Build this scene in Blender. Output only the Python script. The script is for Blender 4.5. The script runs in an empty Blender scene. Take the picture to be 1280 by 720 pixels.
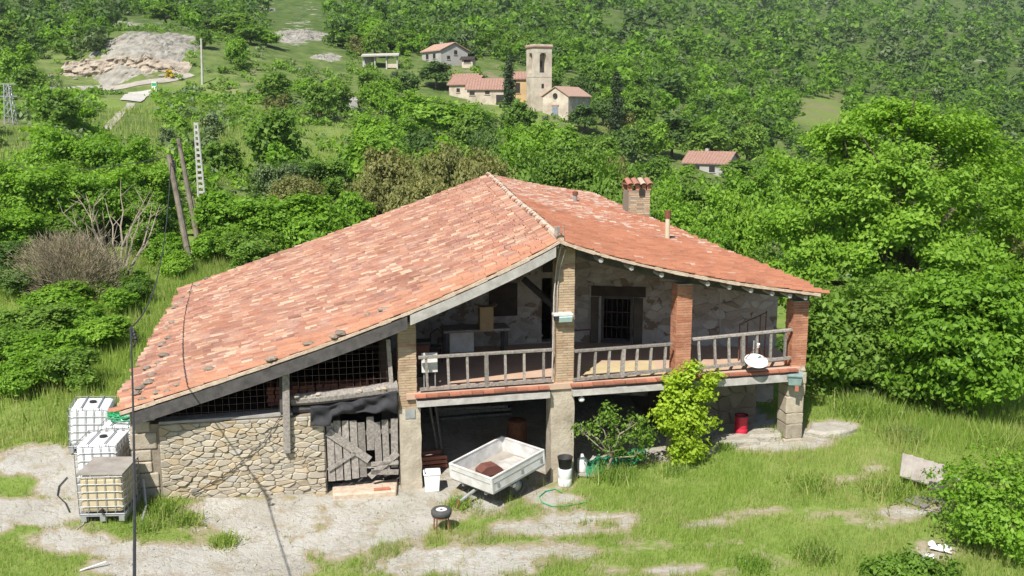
import bpy, math, random
import numpy as np
from mathutils import Vector, Matrix, Euler

# ------------------------------------------------------------ camera, sky, sun, exposure
SC = bpy.context.scene
COL = SC.collection
F_PX, CAM_H = 1200.0, 9.4                       # focal length in photo pixels (1280 wide), height above the yard
PITCH = math.atan(220 / F_PX)
cam = bpy.data.cameras.new('camera'); cam_o = bpy.data.objects.new('camera', cam); COL.objects.link(cam_o)
cam.sensor_width = 36.0; cam.lens = 36.0 * F_PX / 1280.0; cam.clip_start = 0.3; cam.clip_end = 6000
cam_o.location = (0, 0, CAM_H); cam_o.rotation_euler = (math.pi / 2 - PITCH, 0, 0)
SC.camera = cam_o

SUN_EL = math.radians(51.5); SUN_AZ = (-0.40, -0.92)
hl = math.hypot(*SUN_AZ)
SUND = Vector((SUN_AZ[0] / hl * math.cos(SUN_EL), SUN_AZ[1] / hl * math.cos(SUN_EL), math.sin(SUN_EL)))
world = bpy.data.worlds.new('World'); SC.world = world; world.use_nodes = True
wn = world.node_tree; bg = wn.nodes['Background']
sky = wn.nodes.new('ShaderNodeTexSky'); sky.sky_type = 'NISHITA'; sky.sun_disc = False
sky.sun_elevation = SUN_EL; sky.sun_rotation = math.atan2(SUND.x, SUND.y)
wn.links.new(sky.outputs[0], bg.inputs[0]); bg.inputs[1].default_value = 0.085
sl = bpy.data.lights.new('sun', 'SUN'); sl.energy = 4.9; sl.angle = math.radians(0.53); sl.color = (1.0, 0.95, 0.87)
so = bpy.data.objects.new('sun', sl); COL.objects.link(so); so.location = (-20, -30, 60)
so.rotation_euler = SUND.to_track_quat('Z', 'Y').to_euler()
SC.view_settings.view_transform = 'Standard'; SC.view_settings.look = 'None'
SC.view_settings.exposure = 0.7; SC.view_settings.gamma = 1.0
SC.render.engine = 'CYCLES'
SC.cycles.max_bounces = 6; SC.cycles.transparent_max_bounces = 8

R = np.random.RandomState(7); random.seed(7)
U = random.uniform
# ------------------------------------------------------------ pixel <-> place
cp, sp = math.cos(PITCH), math.sin(PITCH)
def ray(x, y):
    u = (x - 640) / F_PX; v = (y - 360) / F_PX
    return Vector((u, cp - v * sp, -sp - v * cp))
CAM = Vector((0, 0, CAM_H))
def atY(x, y, Y): d = ray(x, y); return CAM + d * (Y / d.y)
def atz(x, y, z): d = ray(x, y); return CAM + d * ((z - CAM_H) / d.z)
def project(P):
    P = np.asarray(P, float); q = P - np.array([0, 0, CAM_H])
    dep = q[..., 1] * cp - q[..., 2] * sp; up = q[..., 1] * sp + q[..., 2] * cp
    dep = np.maximum(dep, 0.5)
    return 640 + F_PX * q[..., 0] / dep, 360 - F_PX * up / dep
# house frame: s along the front, t into the depth, z up
HO = atY(509, 612, 23.0); HO.z = 0.0
hu = Vector((0.98, 0.198, 0)).normalized(); hn = Vector((-hu.y, hu.x, 0))
def HP(s, t, z): return Vector((HO.x + hu.x * s + hn.x * t, HO.y + hu.y * s + hn.y * t, z))
def fac(x, y, t=0.0):
    d = ray(x, y); k = ((HO - CAM).dot(hn) + t) / d.dot(hn); P = CAM + d * k
    return (P - HO).dot(hu), P.z
def FP(x, y, t=0.0): s, z = fac(x, y, t); return HP(s, t, z)
HYAW = math.atan2(hu.y, hu.x)

# ------------------------------------------------------------ numpy noise
def _hash(i, j, k=0):
    n = (i * 374761393 + j * 668265263 + k * 1274126177) & 0x7fffffff
    n = ((n ^ (n >> 13)) * 1274126177) & 0x7fffffff
    return ((n ^ (n >> 16)) & 0xffff) / 65535.0
def vnoise(x, y, k=0):
    x = np.asarray(x, float); y = np.asarray(y, float)
    i = np.floor(x).astype(np.int64); j = np.floor(y).astype(np.int64)
    fx = x - i; fy = y - j; fx = fx * fx * (3 - 2 * fx); fy = fy * fy * (3 - 2 * fy)
    return (_hash(i, j, k) * (1 - fx) + _hash(i + 1, j, k) * fx) * (1 - fy) + (_hash(i, j + 1, k) * (1 - fx) + _hash(i + 1, j + 1, k) * fx) * fy
def fbm(x, y, k=0): return (vnoise(x, y, k) * .5 + vnoise(x * 2.1, y * 2.1, k + 1) * .3 + vnoise(x * 4.3, y * 4.3, k + 2) * .2) * 2 - 1

# ------------------------------------------------------------ materials
def nt(name):
    m = bpy.data.materials.new(name); m.use_nodes = True
    t = m.node_tree; b = t.nodes['Principled BSDF']; return m, t, b
def N(t, typ, **kw):
    n = t.nodes.new(typ)
    for k, v in kw.items(): setattr(n, k, v)
    return n
def L(t, a, b): t.links.new(a, b)
def mixc(t, fac_, a, b, mode='MIX'):
    n = N(t, 'ShaderNodeMix', data_type='RGBA', blend_type=mode)
    for sock, v in ((n.inputs[0], fac_), (n.inputs[6], a), (n.inputs[7], b)):
        if hasattr(v, 'links'): L(t, v, sock)
        else: sock.default_value = (*v, 1) if isinstance(v, tuple) and len(v) == 3 else v
    return n.outputs[2]
def math_(t, op, a, b=None):
    n = N(t, 'ShaderNodeMath', operation=op)
    for s_, v in zip(n.inputs, (a, b)):
        if v is None: continue
        if hasattr(v, 'links'): L(t, v, s_)
        else: s_.default_value = v
    return n.outputs[0]
def ramp(t, fac_, stops, interp='LINEAR'):
    n = N(t, 'ShaderNodeValToRGB'); e = n.color_ramp.elements; n.color_ramp.interpolation = interp
    while len(e) < len(stops): e.new(0.5)
    for el, (p, c) in zip(e, stops): el.position = p; el.color = (*c, 1) if len(c) == 3 else c
    L(t, fac_, n.inputs[0]); return n.outputs[0]
def noise(t, scale, detail=4, rough=0.6, vec=None, stretch=None):
    n = N(t, 'ShaderNodeTexNoise'); n.inputs['Scale'].default_value = scale; n.inputs['Detail'].default_value = detail
    n.inputs['Roughness'].default_value = rough
    if vec is None: vec = N(t, 'ShaderNodeNewGeometry').outputs['Position']
    if stretch:
        mp = N(t, 'ShaderNodeMapping'); mp.inputs['Scale'].default_value = stretch; L(t, vec, mp.inputs[0]); vec = mp.outputs[0]
    L(t, vec, n.inputs['Vector']); return n.outputs['Fac']
def objvec(t): return N(t, 'ShaderNodeTexCoord').outputs['Object']
def bump(t, b, h, strength=0.5, dist=0.02):
    n = N(t, 'ShaderNodeBump'); n.inputs['Strength'].default_value = strength; n.inputs['Distance'].default_value = dist
    L(t, h, n.inputs['Height']); L(t, n.outputs[0], b.inputs['Normal'])
def rnd(t):      # per piece: stored value + per object value
    a = N(t, 'ShaderNodeAttribute', attribute_name='rnd').outputs['Fac']
    o = N(t, 'ShaderNodeObjectInfo').outputs['Random']
    return math_(t, 'FRACT', math_(t, 'ADD', a, o))
MATS = {}
def simple(name, c1, c2=None, scale=3, rough=0.8, bstr=0.4, bdist=0.01, metal=0, spec=0.3, stretch=None, piece=0.0):
    m, t, b = nt(name); c2 = c2 or tuple(x * 0.7 for x in c1)
    nf = noise(t, scale, 5, 0.62, stretch=stretch)
    c = mixc(t, ramp(t, nf, [(0.35, (0, 0, 0)), (0.68, (1, 1, 1))]), c1, c2)
    if piece:
        r = rnd(t); c = mixc(t, 1.0, c, ramp(t, r, [(0, (1 - piece,) * 3), (1, (1 + piece * .3,) * 3)]), 'MULTIPLY')
    L(t, c, b.inputs['Base Color']); b.inputs['Roughness'].default_value = rough
    b.inputs['Metallic'].default_value = metal; b.inputs['Specular IOR Level'].default_value = spec
    if bstr: bump(t, b, noise(t, scale * 6, 4, stretch=stretch), bstr, bdist)
    MATS[name] = m; return m
simple('wood_grey', (.36, .33, .30), (.17, .15, .13), 3, .85, .6, .01, stretch=(6, 6, 6), piece=.35)
simple('wood_beam', (.092, .086, .084), (.046, .043, .042), 4, .85, .6, .012, piece=.2)
simple('wood_pale', (.44, .425, .40), (.28, .265, .245), 4, .85, .5, .01, piece=.2)
simple('wood_dark', (.055, .042, .035), (.03, .024, .02), 4, .85, .5)
simple('wood_pole', (.24, .20, .16), (.13, .11, .09), 3, .9, .4)
simple('mortar', (.46, .41, .33), (.34, .29, .23), 6, .95, .8, .02)
simple('render_lower', (.42, .375, .30), (.27, .23, .175), 2.2, .95, .8, .025)
simple('render_block', (.42, .37, .29), (.31, .26, .2), 4, .95, .8, .02, piece=.25)
simple('floor_tile', (.42, .28, .20), (.46, .34, .255), 2.5, .8, .15)
simple('floor_mat', (.46, .38, .22), (.38, .30, .18), 2.5, .9, .2)
simple('edge_tile', (.40, .15, .09), (.30, .12, .08), 6, .85, .4, piece=.35)
simple('deck', (.12, .07, .05), (.06, .04, .03), 4, .9, .5)
simple('pan', (.27, .13, .095), (.20, .10, .075), 4, .95, .4)
simple('ridge_mortar', (.55, .46, .36), (.40, .30, .22), 7, .95, .8, .03)
simple('white_paint', (.64, .64, .63), (.44, .43, .40), 3.5, .45, .05, spec=.5)
simple('white_plastic', (.74, .75, .745), (.60, .61, .60), 1.6, .4, .05, spec=.5)
simple('yellow_plastic', (.50, .43, .29), (.40, .33, .21), 2.5, .5, .05, spec=.4)
simple('galv', (.42, .43, .44), (.30, .31, .32), 6, .5, .1, metal=.5)
simple('black', (.018, .018, .02), (.03, .03, .03), 6, .6, .1)
simple('rubber', (.05, .05, .052), (.08, .078, .075), 6, .8, .2)
simple('net_black', (.022, .022, .026), (.04, .04, .045), 5, .85, .4, .02)
simple('net_green', (.02, .17, .085), (.03, .24, .12), 9, .85, .6, .02)
simple('hose_green', (.02, .33, .12), (.02, .24, .09), 6, .45, .05)
simple('red_plastic', (.56, .02, .05), (.42, .015, .04), 5, .45, .1, spec=.5)
simple('rust', (.20, .075, .04), (.10, .045, .03), 9, .85, .4)
simple('rebar', (.12, .07, .05), (.07, .045, .035), 12, .85, .2)
simple('brown_box', (.15, .062, .045), (.11, .045, .035), 6, .7, .2)
simple('cardboard', (.32, .24, .15), (.27, .2, .12), 5, .85, .1)
simple('teal', (.22, .31, .30), (.15, .215, .205), 7, .7, .2)
simple('glass_lamp', (.45, .60, .60), (.40, .52, .52), 4, .15, 0, spec=.7)
simple('dish', (.72, .72, .72), (.60, .59, .57), 3, .5, .03)
simple('iron', (.045, .03, .028), (.07, .035, .025), 9, .7, .2)
simple('plywood', (.31, .285, .25), (.22, .195, .17), 3, .85, .3)
simple('concrete', (.46, .44, .40), (.34, .32, .28), 2.0, .95, .6, .02)
simple('concrete_pole', (.46, .45, .42), (.35, .34, .31), 3, .9, .2)
simple('rock', (.38, .355, .305), (.25, .23, .19), 2.2, .95, .9, .06)
simple('rock_tan', (.43, .37, .295), (.24, .195, .15), .5, .95, .9, .3)
simple('rock_pale', (.33, .315, .275), (.17, .155, .12), .6, .95, .9, .3)
simple('wall_pale', (.54, .48, .39), (.34, .285, .22), .6, .9, .3, .05)
simple('wall_grey', (.38, .365, .35), (.30, .285, .265), .5, .9, .3, .05)
simple('wall_ochre', (.52, .37, .19), (.44, .30, .16), .5, .9, .3, .05)
simple('trim_brick', (.42, .24, .18), (.34, .19, .14), 2, .9, .3)
simple('opening', (.03, .027, .025), (.02, .02, .02), 2, .6, 0)
simple('door_blue', (.22, .25, .29), (.17, .19, .22), 2, .7, 0)
simple('bark', (.14, .11, .08), (.07, .055, .04), 5, .95, .9, .03)
simple('bark_pale', (.30, .26, .20), (.20, .165, .12), 5, .95, .6, .02)
simple('gravel_path', (.33, .305, .265), (.26, .235, .195), .8, .95, .3)
simple('cable', (.025, .025, .025), (.04, .04, .04), 9, .6, 0)
simple('cable_pale', (.42, .41, .40), (.30, .29, .28), 9, .6, 0)
simple('pipe_cream', (.56, .48, .34), (.46, .38, .26), 7, .6, .1)
simple('rubbish', (.72, .70, .68), (.5, .5, .5), 9, .6, .1)
simple('lichen_stone', (.30, .24, .19), (.20, .16, .12), 6, .95, .9, .03, piece=.3)

def ramp_mat(name, stops, wear=(.62, .50, .38), wear_amt=.35, wscale=5, bd=.01):
    m, t, b = nt(name)
    c = ramp(t, rnd(t), stops)
    c = mixc(t, math_(t, 'MULTIPLY', ramp(t, noise(t, wscale, 6, .7), [(.52, (0, 0, 0)), (.7, (1, 1, 1))]), wear_amt), c, wear)
    c = mixc(t, .6, c, ramp(t, noise(t, .55, 6, .7), [(.3, (.62, .58, .56)), (.5, (1, 1, 1)), (.72, (1.12, 1.1, 1.08))]), 'MULTIPLY')
    g = noise(t, 28, 4, .7); c = mixc(t, .45, c, ramp(t, g, [(.3, (.62, .62, .62)), (.7, (1.15, 1.15, 1.15))]), 'MULTIPLY')
    L(t, c, b.inputs['Base Color']); b.inputs['Roughness'].default_value = .92; b.inputs['Specular IOR Level'].default_value = .15
    bump(t, b, noise(t, 35, 4), .5, bd); MATS[name] = m
ramp_mat('tile_faded', [(0, (0.214, 0.107, 0.083)), (.14, (0.298, 0.146, 0.099)), (.30, (0.363, 0.191, 0.129)), (.44, (0.259, 0.142, 0.112)), (.56, (0.363, 0.209, 0.148)), (.68, (0.335, 0.155, 0.099)), (.78, (0.242, 0.124, 0.099)), (.86, (0.391, 0.244, 0.166)), (.94, (0.465, 0.341, 0.239)), (1, (0.352, 0.177, 0.121))], wear=(.41, .31, .25), wear_amt=.6, wscale=1.1)
ramp_mat('tile_fresh', [(0, (0.314, 0.149, 0.093)), (.3, (0.380, 0.189, 0.119)), (.6, (0.399, 0.203, 0.128)), (.85, (0.351, 0.162, 0.106)), (.95, (0.446, 0.279, 0.187)), (1, (0.323, 0.135, 0.081))], wear=(.42, .28, .21), wear_amt=.2, wscale=2)
ramp_mat('tile_red', [(0, (0.272, 0.113, 0.069)), (.3, (0.339, 0.144, 0.083)), (.7, (0.363, 0.156, 0.090)), (.95, (0.311, 0.128, 0.075)), (1, (0.358, 0.180, 0.120))], wear=(.40, .2, .14), wear_amt=.25, wscale=2)
ramp_mat('tile_lichen', [(0, (0.285, 0.106, 0.066)), (.3, (0.332, 0.152, 0.106)), (.5, (0.380, 0.248, 0.185)), (.7, (0.446, 0.359, 0.282)), (.85, (0.304, 0.138, 0.097)), (1, (0.361, 0.248, 0.185))], wear=(.46, .40, .34), wear_amt=.45, wscale=2.5)
ramp_mat('stone', [(0, (.36, .30, .21)), (.2, (.43, .385, .30)), (.4, (.33, .295, .235)), (.6, (.45, .40, .31)), (.75, (.40, .31, .19)), (.9, (.36, .34, .30)), (1, (.30, .25, .18))], wear=(.42, .40, .36), wear_amt=.6, wscale=3)
ramp_mat('stone_white', [(0, (.36, .34, .325)), (.3, (.43, .415, .40)), (.6, (.38, .36, .34)), (.85, (.33, .295, .26)), (1, (.24, .205, .17))], wear=(.19, .155, .125), wear_amt=.9, wscale=1.3)
ramp_mat('stone_grim', [(0, (.24, .21, .165)), (.4, (.30, .265, .21)), (.8, (.27, .225, .17)), (1, (.20, .175, .14))], wear=(.34, .31, .26), wear_amt=.5, wscale=2)
simple('joint', (.27, .23, .175), (.18, .15, .115), 6, .95, .8, .02)
simple('dark_wall', (.10, .085, .07), (.055, .048, .04), 2, .95, .8, .03)  # dark wall colour; on the bay walls it stands in for deep shade
def island_mat(name, stops, rough=.92):
    m, t, b = nt(name); r = N(t, 'ShaderNodeNewGeometry').outputs['Random Per Island']
    c = ramp(t, r, stops); c = mixc(t, .75, c, ramp(t, noise(t, 2.4, 6, .7), [(.3, (.5, .47, .45)), (.55, (1, 1, 1)), (.75, (1.15, 1.13, 1.1))]), 'MULTIPLY')
    L(t, c, b.inputs['Base Color']); b.inputs['Roughness'].default_value = rough; b.inputs['Specular IOR Level'].default_value = .15
    bump(t, b, noise(t, 60, 3), .4, .004); MATS[name] = m
island_mat('brick_buff', [(0, (.36, .26, .17)), (.4, (.43, .33, .225)), (.7, (.40, .295, .195)), (.92, (.46, .36, .25)), (1, (.36, .20, .12))])
island_mat('brick_red', [(0, (.35, .15, .09)), (.5, (.43, .205, .125)), (.8, (.46, .235, .15)), (1, (.32, .13, .08))])
# old whitewash with stains and fallen patches
def plaster(name, base, dirt, bare, amt):
    m, t, b = nt(name)
    c = mixc(t, ramp(t, noise(t, 1.3, 6, .65), [(.35, (0, 0, 0)), (.7, (1, 1, 1))]), base, dirt)
    c = mixc(t, ramp(t, noise(t, 1.9, 6, .7), [(amt, (0, 0, 0)), (amt + .03, (1, 1, 1))]), c, bare)
    L(t, c, b.inputs['Base Color']); b.inputs['Roughness'].default_value = .95
    bump(t, b, noise(t, 6, 6, .7), .9, .04); MATS[name] = m
plaster('plaster_white', (.36, .345, .33), (.25, .225, .2), (.17, .13, .10), .54)
plaster('plaster_old', (.52, .46, .38), (.36, .30, .24), (.26, .21, .16), .54)
plaster('wall_house', (.33, .285, .22), (.25, .21, .16), (.20, .16, .12), .55)
# far roofs
def roof_far(name, c1, c2):
    m, t, b = nt(name)
    c = mixc(t, ramp(t, noise(t, 2.2, 5, .75), [(.35, (0, 0, 0)), (.65, (1, 1, 1))]), c1, c2)
    L(t, c, b.inputs['Base Color']); b.inputs['Roughness'].default_value = .95; bump(t, b, noise(t, 5, 3), .8, .06); MATS[name] = m
roof_far('roof_far', (.235, .12, .092), (.30, .195, .15)); roof_far('roof_far_pale', (.33, .195, .145), (.36, .255, .195))
# leaves
def leafmat(name, stops, trans=.35, rough=.55, straw=None):
    m, t, b = nt(name); g = N(t, 'ShaderNodeNewGeometry')
    r = math_(t, 'ADD', math_(t, 'MULTIPLY', g.outputs['Random Per Island'], .62), math_(t, 'MULTIPLY', N(t, 'ShaderNodeObjectInfo').outputs['Random'], .38))
    c = ramp(t, r, stops)
    c = mixc(t, .55, c, ramp(t, noise(t, .45, 3), [(.3, (.72, .76, .72)), (.7, (1.25, 1.2, 1.1))]), 'MULTIPLY')
    if straw: c = mixc(t, ramp(t, math_(t, 'ADD', math_(t, 'MULTIPLY', noise(t, .33, 5, .65), .75), math_(t, 'MULTIPLY', g.outputs['Random Per Island'], .25)), [(.45, (0, 0, 0)), (.62, (.85, .85, .85))]), c, straw)
    L(t, c, b.inputs['Base Color']); b.inputs['Roughness'].default_value = rough; b.inputs['Specular IOR Level'].default_value = .25
    tr = N(t, 'ShaderNodeBsdfTranslucent'); L(t, mixc(t, 1.0, c, (1.15, 1.25, .5), 'MULTIPLY'), tr.inputs[0])
    ms = N(t, 'ShaderNodeMixShader'); ms.inputs[0].default_value = trans
    L(t, b.outputs[0], ms.inputs[1]); L(t, tr.outputs[0], ms.inputs[2])
    L(t, ms.outputs[0], t.nodes['Material Output'].inputs[0]); MATS[name] = m
leafmat('leaf_bright', [(0, (0.114, 0.234, 0.021)), (.5, (0.184, 0.340, 0.032)), (1, (0.272, 0.427, 0.058))], .47)
leafmat('leaf_vine', [(0, (.20, .31, .02)), (.5, (.30, .43, .03)), (1, (.38, .50, .05))], .45)
leafmat('leaf_mid', [(0, (0.089, 0.179, 0.023)), (.5, (0.146, 0.258, 0.037)), (1, (0.217, 0.335, 0.058))], .45)
leafmat('leaf_dark', [(0, (0.052, 0.108, 0.024)), (.5, (0.088, 0.157, 0.035)), (1, (0.125, 0.210, 0.049))], .36)
leafmat('leaf_olive', [(0, (0.131, 0.151, 0.044)), (.5, (0.197, 0.205, 0.066)), (1, (0.273, 0.260, 0.099))], .35)
leafmat('leaf_cypress', [(0, (.03, .055, .02)), (.5, (.045, .075, .03)), (1, (.065, .10, .04))], .2)
leafmat('leaf_grey', [(0, (0.103, 0.157, 0.061)), (.5, (0.148, 0.212, 0.088)), (1, (0.204, 0.273, 0.121))], .35)
leafmat('twig_dry', [(0, (.15, .125, .085)), (.5, (.23, .195, .135)), (1, (.31, .265, .19))], .1, .9)
leafmat('grass', [(0, (0.131, 0.234, 0.032)), (.35, (0.198, 0.317, 0.048)), (.7, (0.274, 0.385, 0.075)), (1, (0.461, 0.467, 0.196))], .45, .6, straw=(.42, .42, .17))
leafmat('flower_white', [(0, (.6, .6, .55)), (1, (.75, .75, .7))], .2)
leafmat('flower_yellow', [(0, (.5, .38, .03)), (1, (.65, .5, .05))], .2)
# ground: grass, dry soil, pale rock by the 'bare' / 'rock' attributes
def ground_mat():
    m, t, b = nt('ground')
    n1 = noise(t, .6, 6, .65); n2 = noise(t, 5, 5, .65); n3 = noise(t, .035, 5, .6); n4 = noise(t, 22, 4, .7)
    g = mixc(t, ramp(t, n2, [(.3, (0, 0, 0)), (.7, (1, 1, 1))]), (.125, .19, .034), (.19, .255, .058))
    g = mixc(t, ramp(t, n1, [(.5, (0, 0, 0)), (.75, (1, 1, 1))]), g, (.24, .27, .09))
    far = N(t, 'ShaderNodeAttribute', attribute_name='far').outputs['Fac']
    soil = mixc(t, n1, (.27, .205, .14), (.16, .135, .08))
    fm = math_(t, 'MULTIPLY', far, ramp(t, math_(t, 'ADD', math_(t, 'MULTIPLY', n3, .6), math_(t, 'MULTIPLY', noise(t, .12, 5), .4)), [(.46, (0, 0, 0)), (.56, (1, 1, 1))]))
    g = mixc(t, fm, g, soil)
    bare = N(t, 'ShaderNodeAttribute', attribute_name='bare').outputs['Fac']
    edge = math_(t, 'ADD', bare, math_(t, 'MULTIPLY', math_(t, 'SUBTRACT', math_(t, 'ADD', math_(t, 'MULTIPLY', n2, .6), math_(t, 'MULTIPLY', n1, .5)), .55), 1.1))
    conc = mixc(t, ramp(t, n1, [(.35, (0, 0, 0)), (.7, (1, 1, 1))]), (.45, .435, .395), (.32, .30, .255))
    conc = mixc(t, .5, conc, ramp(t, n4, [(.3, (.7, .7, .7)), (.7, (1.15, 1.15, 1.15))]), 'MULTIPLY')
    vo = N(t, 'ShaderNodeTexVoronoi', feature='DISTANCE_TO_EDGE'); vo.inputs['Scale'].default_value = .8
    wv = N(t, 'ShaderNodeMix', data_type='VECTOR'); wv.inputs[0].default_value = .5; ps = N(t, 'ShaderNodeNewGeometry').outputs['Position']; nz = N(t, 'ShaderNodeTexNoise'); nz.inputs['Scale'].default_value = 1.3; nz.inputs['Detail'].default_value = 6; L(t, ps, nz.inputs['Vector'])
    L(t, ps, wv.inputs[4]); sc2 = N(t, 'ShaderNodeVectorMath', operation='SCALE'); sc2.inputs['Scale'].default_value = 5; L(t, nz.outputs['Color'], sc2.inputs[0]); ad = N(t, 'ShaderNodeVectorMath', operation='ADD'); L(t, ps, ad.inputs[0]); L(t, sc2.outputs[0], ad.inputs[1]); L(t, ad.outputs[0], wv.inputs[5]); L(t, wv.outputs[1], vo.inputs['Vector'])
    crack = ramp(t, vo.outputs['Distance'], [(.0, (.55, .5, .42)), (.035, (1, 1, 1))]); conc = mixc(t, .4, conc, crack, 'MULTIPLY')
    conc = mixc(t, ramp(t, noise(t, 1.7, 6, .75), [(.52, (0, 0, 0)), (.62, (.8, .8, .8))]), conc, (.30, .255, .185))
    dirt = mixc(t, n2, (.26, .215, .14), (.34, .29, .205))
    c = mixc(t, ramp(t, edge, [(.16, (0, 0, 0)), (.46, (1, 1, 1))]), g, dirt)
    c = mixc(t, ramp(t, edge, [(.46, (0, 0, 0)), (.66, (1, 1, 1))]), c, conc)
    scr = N(t, 'ShaderNodeAttribute', attribute_name='scrub').outputs['Fac']
    sc_ = mixc(t, ramp(t, noise(t, .28, 6, .7), [(.35, (0, 0, 0)), (.65, (1, 1, 1))]), (.058, .10, .022), (.15, .185, .06))
    sc_ = mixc(t, ramp(t, noise(t, .09, 5, .7), [(.60, (0, 0, 0)), (.68, (1, 1, 1))]), sc_, (.20, .175, .11))
    sc_ = mixc(t, far, sc_, mixc(t, 1.0, sc_, (.62, .70, .6), 'MULTIPLY'))
    c = mixc(t, scr, c, sc_)
    rk = N(t, 'ShaderNodeAttribute', attribute_name='rock').outputs['Fac']
    re = math_(t, 'ADD', rk, math_(t, 'MULTIPLY', math_(t, 'SUBTRACT', noise(t, .22, 6, .75), .5), 2.2))
    rc = mixc(t, ramp(t, noise(t, .5, 6, .8), [(.35, (0, 0, 0)), (.65, (1, 1, 1))]), (.40, .385, .34), (.19, .185, .13))
    c = mixc(t, ramp(t, re, [(.62, (0, 0, 0)), (.78, (1, 1, 1))]), c, rc)
    L(t, c, b.inputs['Base Color']); b.inputs['Roughness'].default_value = .97; b.inputs['Specular IOR Level'].default_value = .1
    hh = math_(t, 'ADD', noise(t, 9, 6, .75), math_(t, 'MULTIPLY', math_(t, 'MINIMUM', vo.outputs['Distance'], .08), 2.5)); bump(t, b, hh, .9, .06); MATS['ground'] = m
ground_mat()

# ------------------------------------------------------------ mesh helpers
def tag(o, label=None, cat=None, group=None, kind=None):
    for k, v in (('label', label), ('category', cat), ('group', group), ('kind', kind)):
        if v: o[k] = v
    return o
def root_off(p):
    while p.parent: p = p.parent
    return p.location.copy()
def empty(name, loc, label, cat, group=None, rz=0.0):
    o = bpy.data.objects.new(name, None); COL.objects.link(o); o.location = loc; o.rotation_euler = (0, 0, rz)
    o.empty_display_size = .2
    return tag(o, label, cat, group)
def link(name, me, parent=None):
    o = bpy.data.objects.new(name, me); COL.objects.link(o)
    if parent: o.parent = parent
    return o
def np_mesh(name, V, F, mats, midx=None, rndv=None, smooth=False):
    V = np.ascontiguousarray(V, np.float32); F = np.ascontiguousarray(F, np.int32); k = F.shape[1]
    me = bpy.data.meshes.new(name); me.vertices.add(len(V)); me.vertices.foreach_set('co', V.ravel())
    me.loops.add(F.size); me.loops.foreach_set('vertex_index', F.ravel())
    me.polygons.add(len(F)); me.polygons.foreach_set('loop_start', np.arange(0, F.size, k, dtype=np.int32))
    me.polygons.foreach_set('loop_total', np.full(len(F), k, np.int32))
    if midx is not None: me.polygons.foreach_set('material_index', np.asarray(midx, np.int32))
    if smooth: me.polygons.foreach_set('use_smooth', np.ones(len(F), bool))
    for m in (mats if isinstance(mats, (list, tuple)) else [mats]): me.materials.append(MATS[m])
    me.update(calc_edges=True)
    if rndv is not None:
        at = me.attributes.new('rnd', 'FLOAT', 'POINT'); at.data.foreach_set('value', np.asarray(rndv, np.float32))
    return me
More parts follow.
